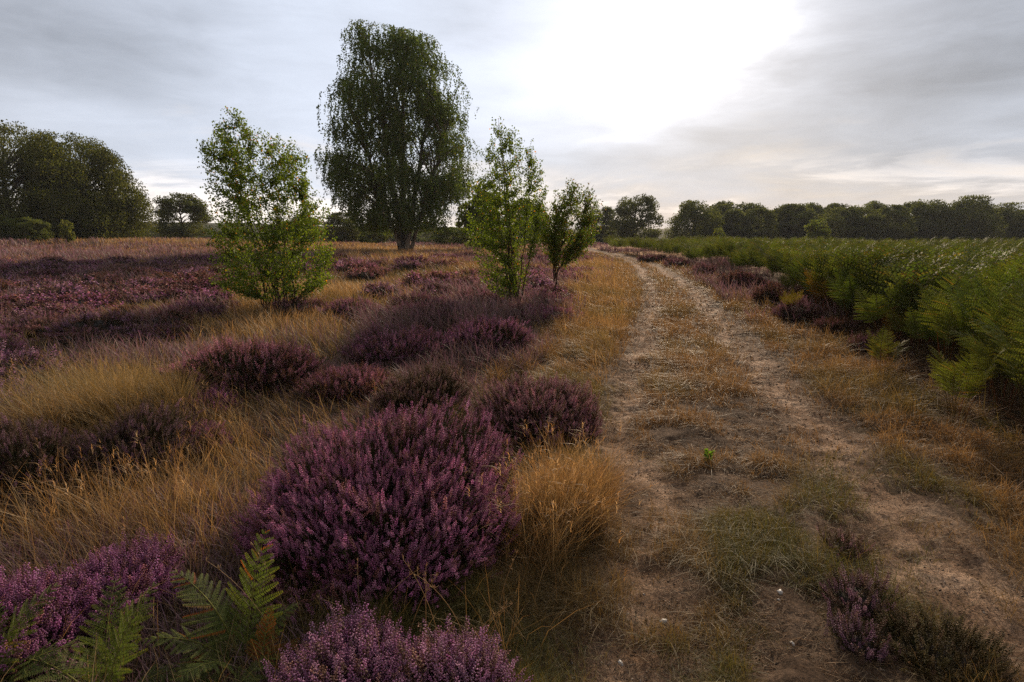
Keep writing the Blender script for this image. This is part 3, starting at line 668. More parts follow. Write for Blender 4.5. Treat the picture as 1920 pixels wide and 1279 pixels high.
for k in range(10):
    gf, gs = bracken_parts(600 + k, 1.22, 7, FR); BRV.append((gf.mesh("fronds", M_frond), gs.mesh("stalks", M_twig)))
def place_bracken(x, y, v, rz, s, tint, label, group=None, tilt=(0, 0)):
    e = empty("bracken_fern", (x, y, float(terrain(x, y)) - .01), rz, label, "fern", group); e.scale = (s, s, s); e.rotation_euler = (tilt[0], tilt[1], rz)
    for nm, me in zip(("fronds", "stalks"), v):
        o = bpy.data.objects.new(nm, me); COL.objects.link(o); o.parent = e; o.color = (*tint, 1)
    return e
nb = 0; spots = []
for _ in range(40000):
    if nb >= 298: break
    y = rng.uniform(1.2, 15); o = abs(rng.normal(0, 1.0)) * (1 + .06 * y) if rng.random() < .7 else rng.uniform(0, 5); x = float(edge_x(np.array(y))) + .22 + o
    if x / max(y, .1) > 1.7 or math.hypot(x, y) < 2.6: continue
    if any((x - a) ** 2 + (y - b) ** 2 < (.20 + .010 * y) ** 2 for a, b in spots): continue
    spots.append((x, y)); nb += 1
    front = o < .35; s = rng.uniform(.72, 1.18) * (.70 if front and rng.random() < .6 else 1) * (.86 + .14 * smooth(y, 2, 6))
    t = rng.random(); tint = (1, 1, 1) if t < .55 else ((1.25, 1.12, .9) if t < .72 else (.75, .85, .8)) if t < .91 else (1.9, .95, .7)
    place_bracken(x, y, BRV[int(rng.integers(10))], rng.random() * 6.28, s, tint, "green bracken fern in the front rank of the bank, over the track verge" if o < .6 else "green bracken fern standing inside the bank behind its front rank",
                  "front rank of the bracken bank" if o < .6 else "bracken inside the bank", (rng.normal(0, .07), rng.normal(0, .07)))
# lone ferns that stand out
YEL = (1.25, 1.12, .9)
for px, py, s, k, tint, lab in ((1790, 800, .62, 1, YEL, "yellow green bracken fern alone in the dark hollow at the bank's foot"), (1650, 712, .5, 4, (1.2, 1.0, .85), "small yellowing bracken fern at the bank's foot by the brown heather"),
                          (1475, 600, .55, 6, (1.5, .95, .8), "orange tipped bracken fern above the fringe of brown heather"), (955, 552, .42, 2, (.85, 1.05, .9), "single dark green bracken fern at the foot of the slender young birch")):
    p = ground_pt(px, py); place_bracken(p[0], p[1], BRV[k], rng.random() * 6, s, tint, lab)
# the rest of the bank, far side
g = Geo(); n = 7500; y = 4 + 50 * rng.random(n) ** 1.15; x = edge_x(y) + .35 + rng.random(n) ** 1.5 * (y * 1.5 + 4); k = (y > 7.5) | (x > edge_x(y) + 4); k &= np.hypot(x, y) > 7; x, y = x[k], y[k]
lim = 1.35 * y + 3; k = x < lim; x, y = x[k], y[k]; k = rng.random(len(x)) < .85 * (1 - .4 * smooth(y, 30, 50)); x, y = x[k], y[k]; n = len(x)
nz = fbm(x, y, .35, 91, 3); hgt = (.30 + .80 * nz) * (1 - .25 * smooth(y, 20, 45)) * rng.uniform(.85, 1.1, n)
for j in range(2):
    a = rng.random(n) * 6.28; ca, sa = np.cos(a), np.sin(a); tw = rng.uniform(-.3, .3, n); z0 = 0 * a
    Rm = np.stack([np.stack([ca, -sa, z0], 1), np.stack([sa, ca, z0], 1), np.stack([z0, z0, z0 + 1], 1)], 1)
    inst(g, FRL[j], np.stack([x, y, surf(x, y) + hgt], 1), Rm, rng.uniform(.8, 1.15, n), jcol((1, 1, 1), n, .45, .12) * (.7 + .6 * vnoise(x, y, .5, 95))[:, None])
tag(g.build("bracken_undergrowth", M_frond), kind='stuff', label="mass of bracken fronds filling the far side of the bank", cat="bracken")
# dead brown stalks and litter along the foot of the bank
g = Geo(); n = 9000; y = 1.5 + 14 * rng.random(n) ** 1.3; x = edge_x(y) + rng.normal(.35, .45, n); ln = rng.uniform(.06, .35, n); a = rng.random(n) * 6.28; el_ = rng.uniform(-.05, .5, n)
p0 = np.stack([x, y, surf(x, y) + .01 + .12 * rng.random(n)], 1); p1 = p0 + np.stack([np.cos(a) * np.cos(el_), np.sin(a) * np.cos(el_), np.sin(el_)], 1) * ln[:, None]
sticks(g, p0, p1, np.maximum(.0018, y * .0004), .001, pick([(0.16, 0.075, 0.035), (0.10, 0.06, 0.035), (0.24, 0.15, 0.08)], [3, 3, 1], n, .3))
tag(g.build("dead_bracken_litter", M_twig), kind='stuff', label="dead brown bracken stalks tangled at the foot of the bank", cat="litter")

# bracken in the near corner: each frond placed by hand
def near_fern(px, py, fronds, label, seed):
    """fronds: (azimuth deg, stalk height, blade length, arch, width, rust, tilt deg)"""
    p = ground_pt(px, py); e = empty("bracken_fern", (p[0], p[1], p[2] - .01), 0, label, "fern")
    for i, (az_, h, bl, arch, wd, rust, tl) in enumerate(fronds):
        a = math.radians(az_); tip = np.array([math.cos(a) * h * math.sin(math.radians(tl)), math.sin(a) * h * math.sin(math.radians(tl)), h * math.cos(math.radians(tl))])
        gs = Geo(); sticks(gs, [[0, 0, 0]], [tip], .0045, .0035, (0.17, 0.14, 0.05), 6); gs.build("stalk", M_twig, e)
        T_ = frond_template(seed + i, bl, 13, 24, wd * 1.05, arch, 0, rust); gf = Geo(); ti = math.radians(tl) * .8
        Ry = np.array([[math.cos(ti), 0, math.sin(ti)], [0, 1, 0], [-math.sin(ti), 0, math.cos(ti)]])
        inst(gf, T_, tip[None], (rotz(a) @ Ry)[None], np.array([1.0]), np.array([[1.0, 1.0, 1.0]])); o = gf.build("frond", M_frond, e)
        o.color = (.92, 1.0, .95, 1)
        if rust > .5: o['label'] = "rusty orange withered frond"
near_fern(465, 1262, [(75, .13, .42, .38, .16, .03, 5), (165, .17, .34, .85, .15, .05, 22), (200, .10, .32, 1.0, .13, .02, 35), (15, .12, .22, .8, .11, .0, 22), (140, .07, .28, 1.1, .12, .0, 40), (250, .10, .26, 1.0, .12, .05, 35)], "upright bracken fern with one orange flecked frond beside the big purple heather", 700)
near_fern(492, 1290, [(85, .09, .20, .45, .075, 1.0, 8), (40, .06, .15, .8, .06, 1.0, 30)], "rusty orange withered bracken sprig beside the upright fern", 720)
near_fern(200, 1330, [(110, .10, .36, .9, .14, 0, 15), (60, .11, .34, .7, .14, 0, 12), (170, .08, .36, 1.3, .15, 0, 45), (205, .05, .30, 1.3, .12, .0, 55), (20, .05, .26, 1.2, .1, 0, 50)], "spreading green bracken fern under the magenta heather in the corner", 740)
near_fern(-40, 1330, [(60, .10, .36, .9, .15, 0, 20), (20, .08, .32, 1.2, .14, 0, 40), (110, .08, .30, .8, .12, 0, 20)], "dark bracken fern cut off by the bottom corner of the view", 760)
near_fern(390, 1370, [(50, .05, .26, 1.1, .11, 0, 40), (130, .05, .26, 1.1, .12, .1, 30)], "low bracken fern at the bottom edge between the upright and spreading ferns", 780)

# ------------------------------------------------------------------ trees
def leaf_t(fold=.18):
    return np.array([[0, 0, 0], [.42, .45, fold], [0, 1, 0], [-.42, .45, fold]]), [np.array([[0, 1, 2], [0, 2, 3]])], np.ones((4, 3))
LEAF = leaf_t()
def add_leaves(geo, P, size, cols, r, hang=0.0):
    n = len(P); D = norm(r.normal(0, 1, (n, 3)) + np.array([0, 0, -hang])); Rm = frames(D, None, r)
    Rm = np.stack([Rm[:, :, 0], Rm[:, :, 2], Rm[:, :, 1]], 2)
    inst(geo, LEAF, P, Rm, size * r.uniform(.7, 1.3, n), cols)
def bez(a, b, c, n=7):
    t = np.linspace(0, 1, n)[:, None]; return a * (1 - t) ** 2 + 2 * b * t * (1 - t) + c * t ** 2
def in_env(env, z, x):
    """env rows: (z, xleft, xright), sorted by z"""
    return (x > np.interp(z, env[:, 0], env[:, 1])) & (x < np.interp(z, env[:, 0], env[:, 2]))
def env_from_px(rows, Y, basepx, z0):
    out = []
    for py, a, b in rows:
        pa = at(a, py, Y); pb = at(b, py, Y); pc = at(basepx, py, Y); xb = at(basepx, 460, Y)[0]
        out.append((pa[2] - z0, pa[0] - xb, pb[0] - xb))
    return np.array(sorted(out))
def env_points(env, n, r, zmin=None, shell=.0):
    z0, z1 = env[0, 0], env[-1, 0]; out = []
    while len(out) < n:
        z = r.uniform(z0, z1); a = np.interp(z, env[:, 0], env[:, 1]); b = np.interp(z, env[:, 0], env[:, 2]); hw = (b - a) / 2; c = (a + b) / 2
        if r.random() > hw / (np.max(env[:, 2] - env[:, 1]) / 2): continue
        u = r.uniform(0, 1) ** (.5 - shell * .3); t = r.random() * 6.283; out.append((c + hw * u * math.cos(t), hw * .9 * u * math.sin(t), z))
    return np.array(out)
# --- the tall weeping birch
BY = 50.0
def big_birch():
    r = np.random.default_rng(901); bp = at(757, 468, BY); z0 = float(terrain(bp[0], BY)); 
    env = env_from_px([(36, 672, 690), (60, 655, 800), (100, 648, 832), (150, 640, 868), (200, 618, 882), (250, 612, 878), (300, 606, 882), (350, 628, 876), (390, 640, 872), (425, 680, 858), (448, 722, 850)], BY, 757, z0)
    e = empty("birch_tree", (bp[0], BY, z0), 0, "tall weeping silver birch with forked pale trunk, highest tree in view", "tree")
    gt, gl = Geo(), Geo()
    top = env[-1]; stems = []
    for (bx, by, tx, ty, tz, r0) in ((-.25, 0, -2.9, .3, env[-1, 0] * .97, .30), (.0, .2, .6, -.4, env[-1, 0] * .93, .27), (.45, -.1, 3.0, .8, env[-1, 0] * .80, .23), (.75, .1, 4.2, -1.0, env[-1, 0] * .55, .17), (-.5, .1, -4.2, .6, env[-1, 0] * .62, .17)):
        a = np.array([bx * .6, by, -.2]); c = np.array([tx, ty, tz]); b = np.array([bx * 2.2 + tx * .15, by, tz * .5]); pts = bez(a, b, c, 16); pts[1:-1, :2] += r.normal(0, .06, (14, 2))
        tube(gt, pts, r0 * (1 - np.linspace(0, 1, 16)) ** .8 + .02, 1, 8); stems.append(pts)
    allp = np.concatenate(stems)
    C = env_points(env, 720, r, shell=.4)
    # gaps: drop clusters where a coarse noise is low
    keep = (vnoise(C[:, 0], C[:, 2], .75, 5) + .25 * vnoise(C[:, 1], C[:, 2], .7, 9)) > .36 + .03 + .12 * smooth(np.abs(C[:, 0] - .5), 2.0, 5.5); C = C[keep]
    S0, S1, SR = [], [], []; LP = []
    for c in C:
        d_ = allp - c; cost = np.linalg.norm(d_, axis=1) + 2.2 * np.maximum(0, allp[:, 2] - (c[2] - .35 * np.hypot(c[0], c[1]) - .3)); s = allp[int(np.argmin(cost))]
        if s[2] < 1.6: s = allp[int(np.argmin(np.linalg.norm(d_, axis=1)))]
        m = (s + c) / 2 + np.array([0, 0, .22 * np.linalg.norm(c - s)]); pts = bez(s, m, c, 7); ln = np.linalg.norm(c - s)
        rad = np.linspace(.025 + .012 * ln, .012, 7)
        S0.append(pts[:-1]); S1.append(pts[1:]); SR.append(np.stack([rad[:-1], rad[1:]], 1))
        hang = r.uniform(.7, 2.3) * (1.15 if abs(c[0]) > 2.5 else .9)
        k = int(r.integers(14, 22)); spread = r.uniform(.35, .9)
        for q in range(k):
            p = c + r.normal(0, 1, 3) * np.array([spread, spread, .32]); hl = hang * r.uniform(.3, 1.15); m_ = max(3, int(hl / .07)); t = np.arange(m_) / m_
            dr = r.normal(0, .12, 2); out = norm(np.array([[c[0], c[1]]]))[0] * .12
            pp = np.stack([p[0] + (dr[0] + out[0]) * t * hl, p[1] + (dr[1] + out[1]) * t * hl, p[2] - hl * t ** 1.1 + .12 * np.sin(t * 3)], 1) + r.normal(0, .045, (m_, 3))
            pp = pp[pp[:, 2] > 1.5 + .3 * abs(r.normal())]; LP.append(pp)
    sticks(gt, np.concatenate(S0), np.concatenate(S1), np.concatenate(SR)[:, 0], np.concatenate(SR)[:, 1], 1, 4)
    LP = np.concatenate(LP); pk = 1 + LP[:, 1] / 50; LP = LP[in_env(env, (LP[:, 2] - 1.3) / pk + 1.3, LP[:, 0] / pk * .95) & ((LP[:, 2] - 1.3) / pk + 1.3 < env[-1, 0])]; hole = vnoise(LP[:, 0] + .35 * LP[:, 1], LP[:, 2] * .8, .85, 27) * .65 + vnoise(LP[:, 0] - .3 * LP[:, 1], LP[:, 2] * .7, 2.1, 19) * .35; LP = LP[r.random(len(LP)) < .06 + .94 * smooth(hole, .26, .37)]; n = len(LP)
    add_leaves(gl, LP, .135, pick([(0.06, 0.095, 0.026), (0.078, 0.118, 0.033), (0.105, 0.14, 0.04), (0.16, 0.14, 0.04)], [4, 3, 2, .4], n, .3, r), r, 1.2)
    gt.build("trunk", M_birchbark, e, True); gl.build("crown", M_far, e); return n
nbirch = big_birch()
# --- young trees
def young_tree(name, px, py, rows, seed, nstem, ntwig, lsize, dens, label, cols, w, cat="tree", bark=M_youngbark, r0=.018, spread=.10, single=False, crown0=.15):
    r = np.random.default_rng(seed); p = ground_pt(px, py); Yd = p[1]; z0 = p[2]
    env = env_from_px(rows, Yd, px, z0); xb = at(px, 460, Yd)[0]
    # env is built about the x at this depth; the root sits at p
    e = empty(name, (xb, Yd, z0 - .02), 0, label, cat); gt, gl = Geo(), Geo(); S0, S1, R0, R1, LP, SP = [], [], [], [], [], []
    ztop = env[-1, 0]; H = ztop
    for s in range(nstem):
        z1 = H * (1.0 if s == 0 else r.uniform(.50 if single else .22, .97)); a, b = np.interp(z1, env[:, 0], env[:, 1]), np.interp(z1, env[:, 0], env[:, 2]); t = r.random() * 6.28; u = 0 if s == 0 else (r.uniform(.35, 1.0) ** .8 * .93 if z1 > .5 * H else r.uniform(.6, .98))
        c = np.array([(a + b) / 2 + (b - a) / 2 * u * math.cos(t), (b - a) / 2 * .8 * u * math.sin(t), z1])
        root = np.array([r.normal(0, spread), r.normal(0, spread), 0]) if not single else np.array([r.normal(0, .01), 0, 0.0])
        if single and s: root = np.array([0.0, 0, H * r.uniform(.15, .4)])
        m = np.array([root[0] * .6 + c[0] * .45, root[1] * .6 + c[1] * .45, root[2] + (c[2] - root[2]) * .45]) + r.normal(0, .05, 3); pts = bez(root, m, c, 14); pts[1:] += r.normal(0, .012, (13, 3))
        rad = np.linspace(r0 * (1 if s == 0 else .75), .003, 14)
        tube(gt, pts, rad, 1, 6)
        SP.append(pts)
        m_ = int(30 * dens); ii = r.integers(4, 14, m_); LP.append(pts[ii] + r.normal(0, .03, (m_, 3)))
    AP = np.concatenate(SP); AP = AP[AP[:, 2] > crown0 * H * .6]
    C = env_points(env, ntwig, r, shell=.45); C = C[C[:, 2] > crown0 * H]
    for c in C:
        dd = AP - c; hd = np.hypot(c[0], c[1]); cost = np.linalg.norm(dd, axis=1) + 1.2 * np.maximum(0, dd[:, 2] + .12 + .3 * np.hypot(dd[:, 0], dd[:, 1])); k_ = int(np.argmin(cost)); s0 = AP[k_]
        L_ = np.linalg.norm(c - s0)
        if L_ < .05: continue
        mid = (s0 + c) / 2 + np.array([0, 0, -.12 * L_]) + r.normal(0, .02, 3); k = max(5, int(L_ / .05)); tw = bez(s0, mid, c + np.array([0, 0, .05]), k)
        S0.append(tw[:-1]); S1.append(tw[1:]); R0 += list(np.linspace(.0045, .002, k - 1)); R1 += list(np.linspace(.004, .0015, k - 1))
        m_ = int((10 + L_ * 26) * dens * r.uniform(.5, 1.4) * (.95 if c[2] < .5 * H else 1.2)); f = 1 - r.random(m_) ** 1.3 * min(.9, .45 / L_ + .25); ii = np.clip((f * k).astype(int), 0, k - 1)
        LP.append(tw[ii] + r.normal(0, 1, (m_, 3)) * np.array([.04, .04, .035]))
    for q in range(26):
        s0 = C[int(r.integers(len(C)))]
        if s0[2] < H * (.35 if q % 2 else .6): continue
        hd = norm(np.array([[s0[0], s0[1], 0.0]]))[0]; ln = r.uniform(.22, .5); D = norm((hd * r.uniform(.1, .7) + np.array([0, 0, 1.0]))[None])[0]; k = 9; tt = np.linspace(0, 1, k)[:, None]; tw = s0 + D * ln * tt + np.cumsum(r.normal(0, .007, (k, 3)), 0)
        S0.append(tw[:-1]); S1.append(tw[1:]); R0 += [.003] * (k - 1); R1 += [.002] * (k - 1); m_ = int(22 * ln / .4); LP.append(tw[r.integers(0, k, m_)] + r.normal(0, .018, (m_, 3)))
    if S0: sticks(gt, np.concatenate(S0), np.concatenate(S1), np.array(R0), np.array(R1), 1, 3)
    LP = np.concatenate(LP); n = len(LP); add_leaves(gl, LP, lsize, pick(cols, w, n, .25, r), r, 1.0)
    gt.build("trunk", bark, e, True); gl.build("crown", M_leaf, e); return e, n
YC = [(0.10, 0.15, 0.028), (0.075, 0.12, 0.024), (0.15, 0.195, 0.038), (0.45, 0.20, 0.03)]
e1, n1 = young_tree("young_birch_tree", 512, 582, [(206, 424, 440), (240, 405, 470), (262, 385, 540), (290, 380, 572), (330, 385, 580), (375, 395, 600), (405, 398, 622), (450, 400, 622), (500, 402, 632), (540, 412, 615), (565, 450, 570)],
    911, 20, 760, .040, 2.2, "bushy multi-stemmed young birch, bright green with orange flecked leaves", YC, [5, 4, 3, .35], r0=.020, spread=.16, crown0=.10)
e2, n2 = young_tree("young_birch_tree", 965, 575, [(220, 930, 940), (250, 918, 975), (290, 900, 1005), (320, 892, 1028), (350, 880, 1030), (400, 872, 1025), (450, 872, 1018), (500, 888, 1000), (535, 900, 985), (560, 935, 980)],
    921, 11, 480, .038, 2.0, "slender pointed young birch beside the forked sapling", YC, [5, 3, 3, .15], r0=.024, spread=.09, crown0=.10)
e3, n3 = young_tree("sapling", 1040, 565, [(342, 1062, 1085), (372, 1038, 1116), (400, 1012, 1130), (430, 1000, 1128), (460, 1004, 1116), (485, 1020, 1085), (515, 1030, 1060)],
    931, 8, 380, .040, 1.6, "forked sapling with a bare lower stem and round leafy head beside the slender birch", [(0.075, 0.12, 0.028), (0.11, 0.14, 0.03), (0.18, 0.11, 0.04)], [4, 3, 1], single=True, r0=.022, crown0=.38)

# --- distant trees: shared shapes, unit height
def crown_tree(seed, aspect, nblob, nleaf, lsize, weep, cols, w, trunkfrac=.12, rows=None, droopy=.25):
    r = np.random.default_rng(seed); gt, gl = Geo(), Geo()
    q_ = lambda: r.uniform(.75, 1.05)
    if rows is None: rows = [(trunkfrac, -.55, .55), (.2, -.88 * q_(), .88 * q_()), (.4, -1, 1), (.62, -.95 * q_(), .95 * q_()), (.8, -.8 * q_(), .8 * q_()), (.93, -.55 * q_(), .55 * q_()), (1.0, -.25, .25)]
    env = np.array(rows, float); env[:, 1:] *= aspect / 2
    C = env_points(env, nblob, r, shell=.8); br = r.uniform(.07, .15, nblob) * (.6 + .5 * aspect)
    per = r.multinomial(nleaf, br ** 2 / np.sum(br ** 2)); LP = []
    for c, b, k in zip(C, br, per):
        d = norm(r.normal(0, 1, (k, 3))); d[:, 2] = np.where(d[:, 2] < -.2, d[:, 2] * .5, d[:, 2]); rad = b * (.35 + .7 * r.random(k) ** .4)
        p = c + d * rad[:, None] * np.array([1, 1, .62]); 
        p[:, 2] -= weep * b * (r.random(k) ** 2) * 1.6 * (np.hypot(d[:, 0], d[:, 1]) > .5)
        LP.append(np.concatenate([p, np.full((k, 1), r.uniform(.72, 1.35))], 1))
    LP = np.concatenate(LP); LP = LP[(LP[:, 2] > trunkfrac * .5) & (LP[:, 2] < 1.02)]; pk = 1 + LP[:, 1] / 50; LP = LP[in_env(env, (LP[:, 2] - 1.3) / pk + 1.3, LP[:, 0] / pk * .95) & ((LP[:, 2] - 1.3) / pk + 1.3 < env[-1, 0])]; hole = vnoise(LP[:, 0] + .35 * LP[:, 1], LP[:, 2], 11, seed % 37) * .6 + vnoise(LP[:, 0] - .3 * LP[:, 1], LP[:, 2], 26, seed % 31) * .4; rr = np.abs(LP[:, 0]) / (aspect * .5); LP = LP[r.random(len(LP)) < .05 + .95 * smooth(hole, (.15 if nleaf > 60000 else .20) + .16 * smooth(np.maximum(rr, LP[:, 2]), .45, .95), .30 + .16 * smooth(np.maximum(rr, LP[:, 2]), .45, .95))]; hue = LP[:, 3:]; LP = LP[:, :3]
    add_leaves(gl, LP, lsize, pick(cols, w, len(LP), .28, r) * hue * (.8 + .4 * vnoise(LP[:, 0], LP[:, 2], 9, seed % 40))[:, None], r, .4 + weep)
    hgt = .72; pts = bez(np.array([0, 0, -.03]), np.array([r.normal(0, .03), 0, hgt * .5]), np.array([r.normal(0, .05), r.normal(0, .03), hgt]), 10); tube(gt, pts, np.linspace(.022 + .012 * aspect, .006, 10), 1, 7)
    for c in C[::2]:
        f = np.clip((c[2] - .25 * np.hypot(c[0], c[1]) - .05) / hgt, .12, .95); s = pts[int(f * 9)]; b = bez(s, (s + c) / 2 + np.array([0, 0, .05]), c, 5); sticks(gt, b[:-1], b[1:], [.009, .007, .005, .004], [.007, .005, .004, .002], 1, 4)
    return gl.mesh("crown", M_far), gt.mesh("trunk", M_bark, True)
DKG = [(0.065, 0.080, 0.024), (0.085, 0.10, 0.03), (0.115, 0.125, 0.04)]
MDG = [(0.065, 0.088, 0.026), (0.085, 0.11, 0.032), (0.11, 0.12, 0.04)]
TV = {
 'airy': crown_tree(1001, .95, 73, 20000, 0.0260, .5, DKG, [3, 3, 2]), 'weep': crown_tree(1002, 1.05, 80, 21375, 0.0269, 1.3, DKG, [3, 3, 2]),
 'dense': crown_tree(1003, 1.0, 96, 22800, 0.0286, .3, DKG, [3, 3, 2], .05), 'dense2': crown_tree(1004, 1.25, 112, 25650, 0.0286, .4, DKG, [4, 3, 1], .05),
 'tall': crown_tree(1005, .75, 73, 18525, 0.0269, .3, DKG, [4, 3, 1], .06), 'tall2': crown_tree(1010, .85, 70, 17100, 0.0269, .8, DKG, [3, 3, 2], .08), 'bush': crown_tree(1006, 1.5, 64, 11400, 0.0504, .2, MDG, [3, 3, 2], .01),
 'oak': crown_tree(1007, 1.2, 96, 31350, 0.0251, .1, DKG, [4, 3, 1], .10), 'light': crown_tree(1008, .7, 54, 6650, 0.0448, .4, MDG, [3, 3, 2], .05)}
def place_tree(v, cx, ytop, x0, x1, ybase, D, label, group=None, name="tree", tint=(1, 1, 1), rz=None, aspect={'airy': .95, 'weep': 1.05, 'dense': 1, 'dense2': 1.25, 'tall': .75, 'tall2': .85, 'bush': 1.5, 'oak': 1.2, 'light': .7}):
    b = at(cx, ybase, D); zb = min(float(terrain(b[0], D)), b[2]); t = at(cx, ytop, D); H = t[2] - zb; Wd = (at(x1, 450, D)[0] - at(x0, 450, D)[0]) * .90
    e = empty(name, (b[0], D, zb), rng.random() * 6.28 if rz is None else rz, label, "bush" if name == "bush" else "tree", group); sxy = Wd / aspect[v] if aspect[v] else H; e.scale = (sxy, sxy, H)
    for nm, me in zip(("crown", "trunk"), TV[v]):
        o = bpy.data.objects.new(nm, me); COL.objects.link(o); o.parent = e; o.color = (*tint, 1)
    return e
# left group: two great spreading trees grown together
TV['greatA'] = crown_tree(1021, 1.35, 170, 130000, 0.0145, .9, [(0.062, 0.075, 0.018), (0.08, 0.094, 0.022), (0.12, 0.12, 0.03)], [3, 3, 2], .05, [(.02, -.75, .72), (.12, -.9, .9), (.3, -1, 1.), (.5, -1, .92), (.7, -.95, .9), (.9, -.75, .8), (1, -.5, .55)])
TV['greatB'] = crown_tree(1022, 1.2, 150, 120000, 0.0150, 1.0, [(0.062, 0.075, 0.018), (0.08, 0.094, 0.022), (0.12, 0.12, 0.03)], [3, 3, 2], .05, [(.02, -.8, .80), (.12, -.95, .95), (.3, -.95, 1.0), (.5, -.9, .92), (.7, -.9, .72), (.9, -.8, .35), (1, -.6, .1)])
ASP = {'airy': .95, 'weep': 1.05, 'dense': 1, 'dense2': 1.25, 'tall': .75, 'tall2': .85, 'bush': 1.5, 'oak': 1.2, 'light': .7, 'greatA': 1.35, 'greatB': 1.2}
def T(v, cx, ytop, x0, x1, ybase, D, label, **k): return place_tree(v, cx, ytop, x0, x1, ybase, D, label, aspect=ASP, **k)
T('greatA', 25, 236, -130, 180, 450, 58, "great spreading tree at the picture edge, west of its smaller twin", rz=0)
T('greatB', 170, 250, 68, 278, 450, 62, "broad round tree with drooping branch ends on the west horizon", rz=0)
T('oak', 345, 362, 290, 402, 455, 78, "round dark oak standing behind the bushy young birch")
T('bush', 65, 408, 28, 104, 452, 52, "low round bush in front of the great spreading tree", name="bush", tint=(1.15, 1.1, 1))
T('bush', 2, 404, -40, 34, 450, 52, "low bush cut by the picture edge under the great spreading tree", name="bush", tint=(1.15, 1.1, 1))
T('light', 126, 410, 112, 140, 450, 50, "tiny pale sapling beside the low round bush", name="sapling", tint=(1.7, 1.5, 1.2))
T('dense', 645, 398, 610, 690, 458, 85, "dark green tree low behind the tall birch on its bushier side")
T('bush', 700, 415, 665, 740, 458, 80, "mid green bush under the tall birch's drooping branches", name="bush", tint=(1.3, 1.3, 1))
T('dense2', 560, 405, 500, 620, 458, 95, "dark tree half hidden by the bushy young birch")
T('light', 905, 333, 855, 950, 460, 56, "pale green tree between the tall birch and the slender young birch", tint=(1.7, 1.75, 1.2))
T('weep', 985, 372, 930, 1040, 460, 80, "drooping tree seen through the slender young birch", tint=(1.3, 1.3, 1))
T('bush', 850, 425, 800, 900, 460, 75, "green bush at the foot of the pale green tree", name="bush", tint=(1.2, 1.2, 1))
T('tall', 1128, 388, 1100, 1160, 462, 115, "narrow tree beside the round airy tree, nearest the saplings")
T('airy', 1190, 362, 1132, 1240, 462, 110, "round airy tree standing clear of the wood, sky gap on its far side")
T('weep', 1298, 374, 1240, 1352, 463, 108, "drooping tree at the near end of the wood with light showing through")
T('light', 1347, 425, 1335, 1360, 464, 88, "tiny light green sapling before the drooping tree", name="sapling", tint=(1.8, 1.7, 1.2))
T('light', 1530, 408, 1505, 1556, 464, 82, "small light green birch standing alone before the dark wood", name="young_birch_tree", tint=(1.5, 1.5, 1.1))
wood = [(1372, 393, 1340, 1405, 'tall'), (1415, 391, 1385, 1450, 'dense'), (1484, 382, 1440, 1524, 'dense'), (1562, 389, 1520, 1600, 'tall2'), (1604, 387, 1575, 1640, 'tall'), (1662, 384, 1625, 1700, 'dense'), (1738, 373, 1698, 1782, 'dense2'), (1812, 364, 1765, 1862, 'weep'), (1884, 379, 1850, 1920, 'tall2'), (1935, 388, 1900, 1980, 'dense')]
wl = ["first crown of the dark wood after the drooping tree", "second crown of the dark wood, squat and rounded", "broad domed crown in the wood behind the lone small birch", "narrow crown just past the lone small birch", "slim crown between the narrow crown and the square one",
      "square topped crown midway along the wood", "wide crown beside the tallest in the wood", "tallest ragged crown in the wood", "thin crown past the tallest in the wood", "rounded crown at the picture edge of the wood"]
for (cx, yt, x0, x1, v), lb in zip(wood, wl): T(v, cx, yt, x0 - 8, x1 + 8, 464, 112 + rng.uniform(-4, 5), lb, group="trees of the dark wood")
for i in range(24):
    cx = 1345 + i * 27 + rng.uniform(-8, 8); T(('dense', 'tall', 'dense2', 'tall2')[i % 4], cx, 388 + rng.uniform(-14, 14), cx - 50, cx + 50, 464, 126 + rng.uniform(-5, 8), "dark tree in the rear row of the wood", group="rear row trees of the wood")
for i in range(0):
    cx = 1330 + i * 45 + rng.uniform(-14, 14); T('bush', cx, 436 + rng.uniform(-10, 6), cx - 34, cx + 34, 464, 100 + rng.uniform(-3, 3), "low bush along the front foot of the dark wood", group="bushes along the wood's foot", name="bush", tint=(.9, .95, .9))
for i in range(27):
    cx = -60 + i * 46 + rng.uniform(-14, 14); T(('dense2', 'dense', 'bush', 'oak')[i % 4], cx, 432 + rng.uniform(-9, 7), cx - 42, cx + 42, 461, 135 + rng.uniform(-8, 8), "low distant tree in the hazy line along the horizon", group="distant horizon trees")
# distant wooded hills
a = np.linspace(-1.0, 1.0, 120); D = 285.0; g = Geo(); hh = 3.4 + 3.2 * vnoise(a * 4, a * 0, 1, 2) + .9 * vnoise(a * 60, a * 0, 1, 3)
rows = [(D - 30, -3.5 + 0 * hh), (D, hh * .75), (D + 15, hh), (D + 35, 0 * hh - 3.5)]
V = np.stack([np.stack([np.sin(a) * q, np.cos(a) * q, z], -1) for q, z in rows]); g.add(V, [grid_faces(4, 120)], (0.5, 0.75, 0.5)); tag(g.build("hills", M_ground, smooth_=True), kind='structure')

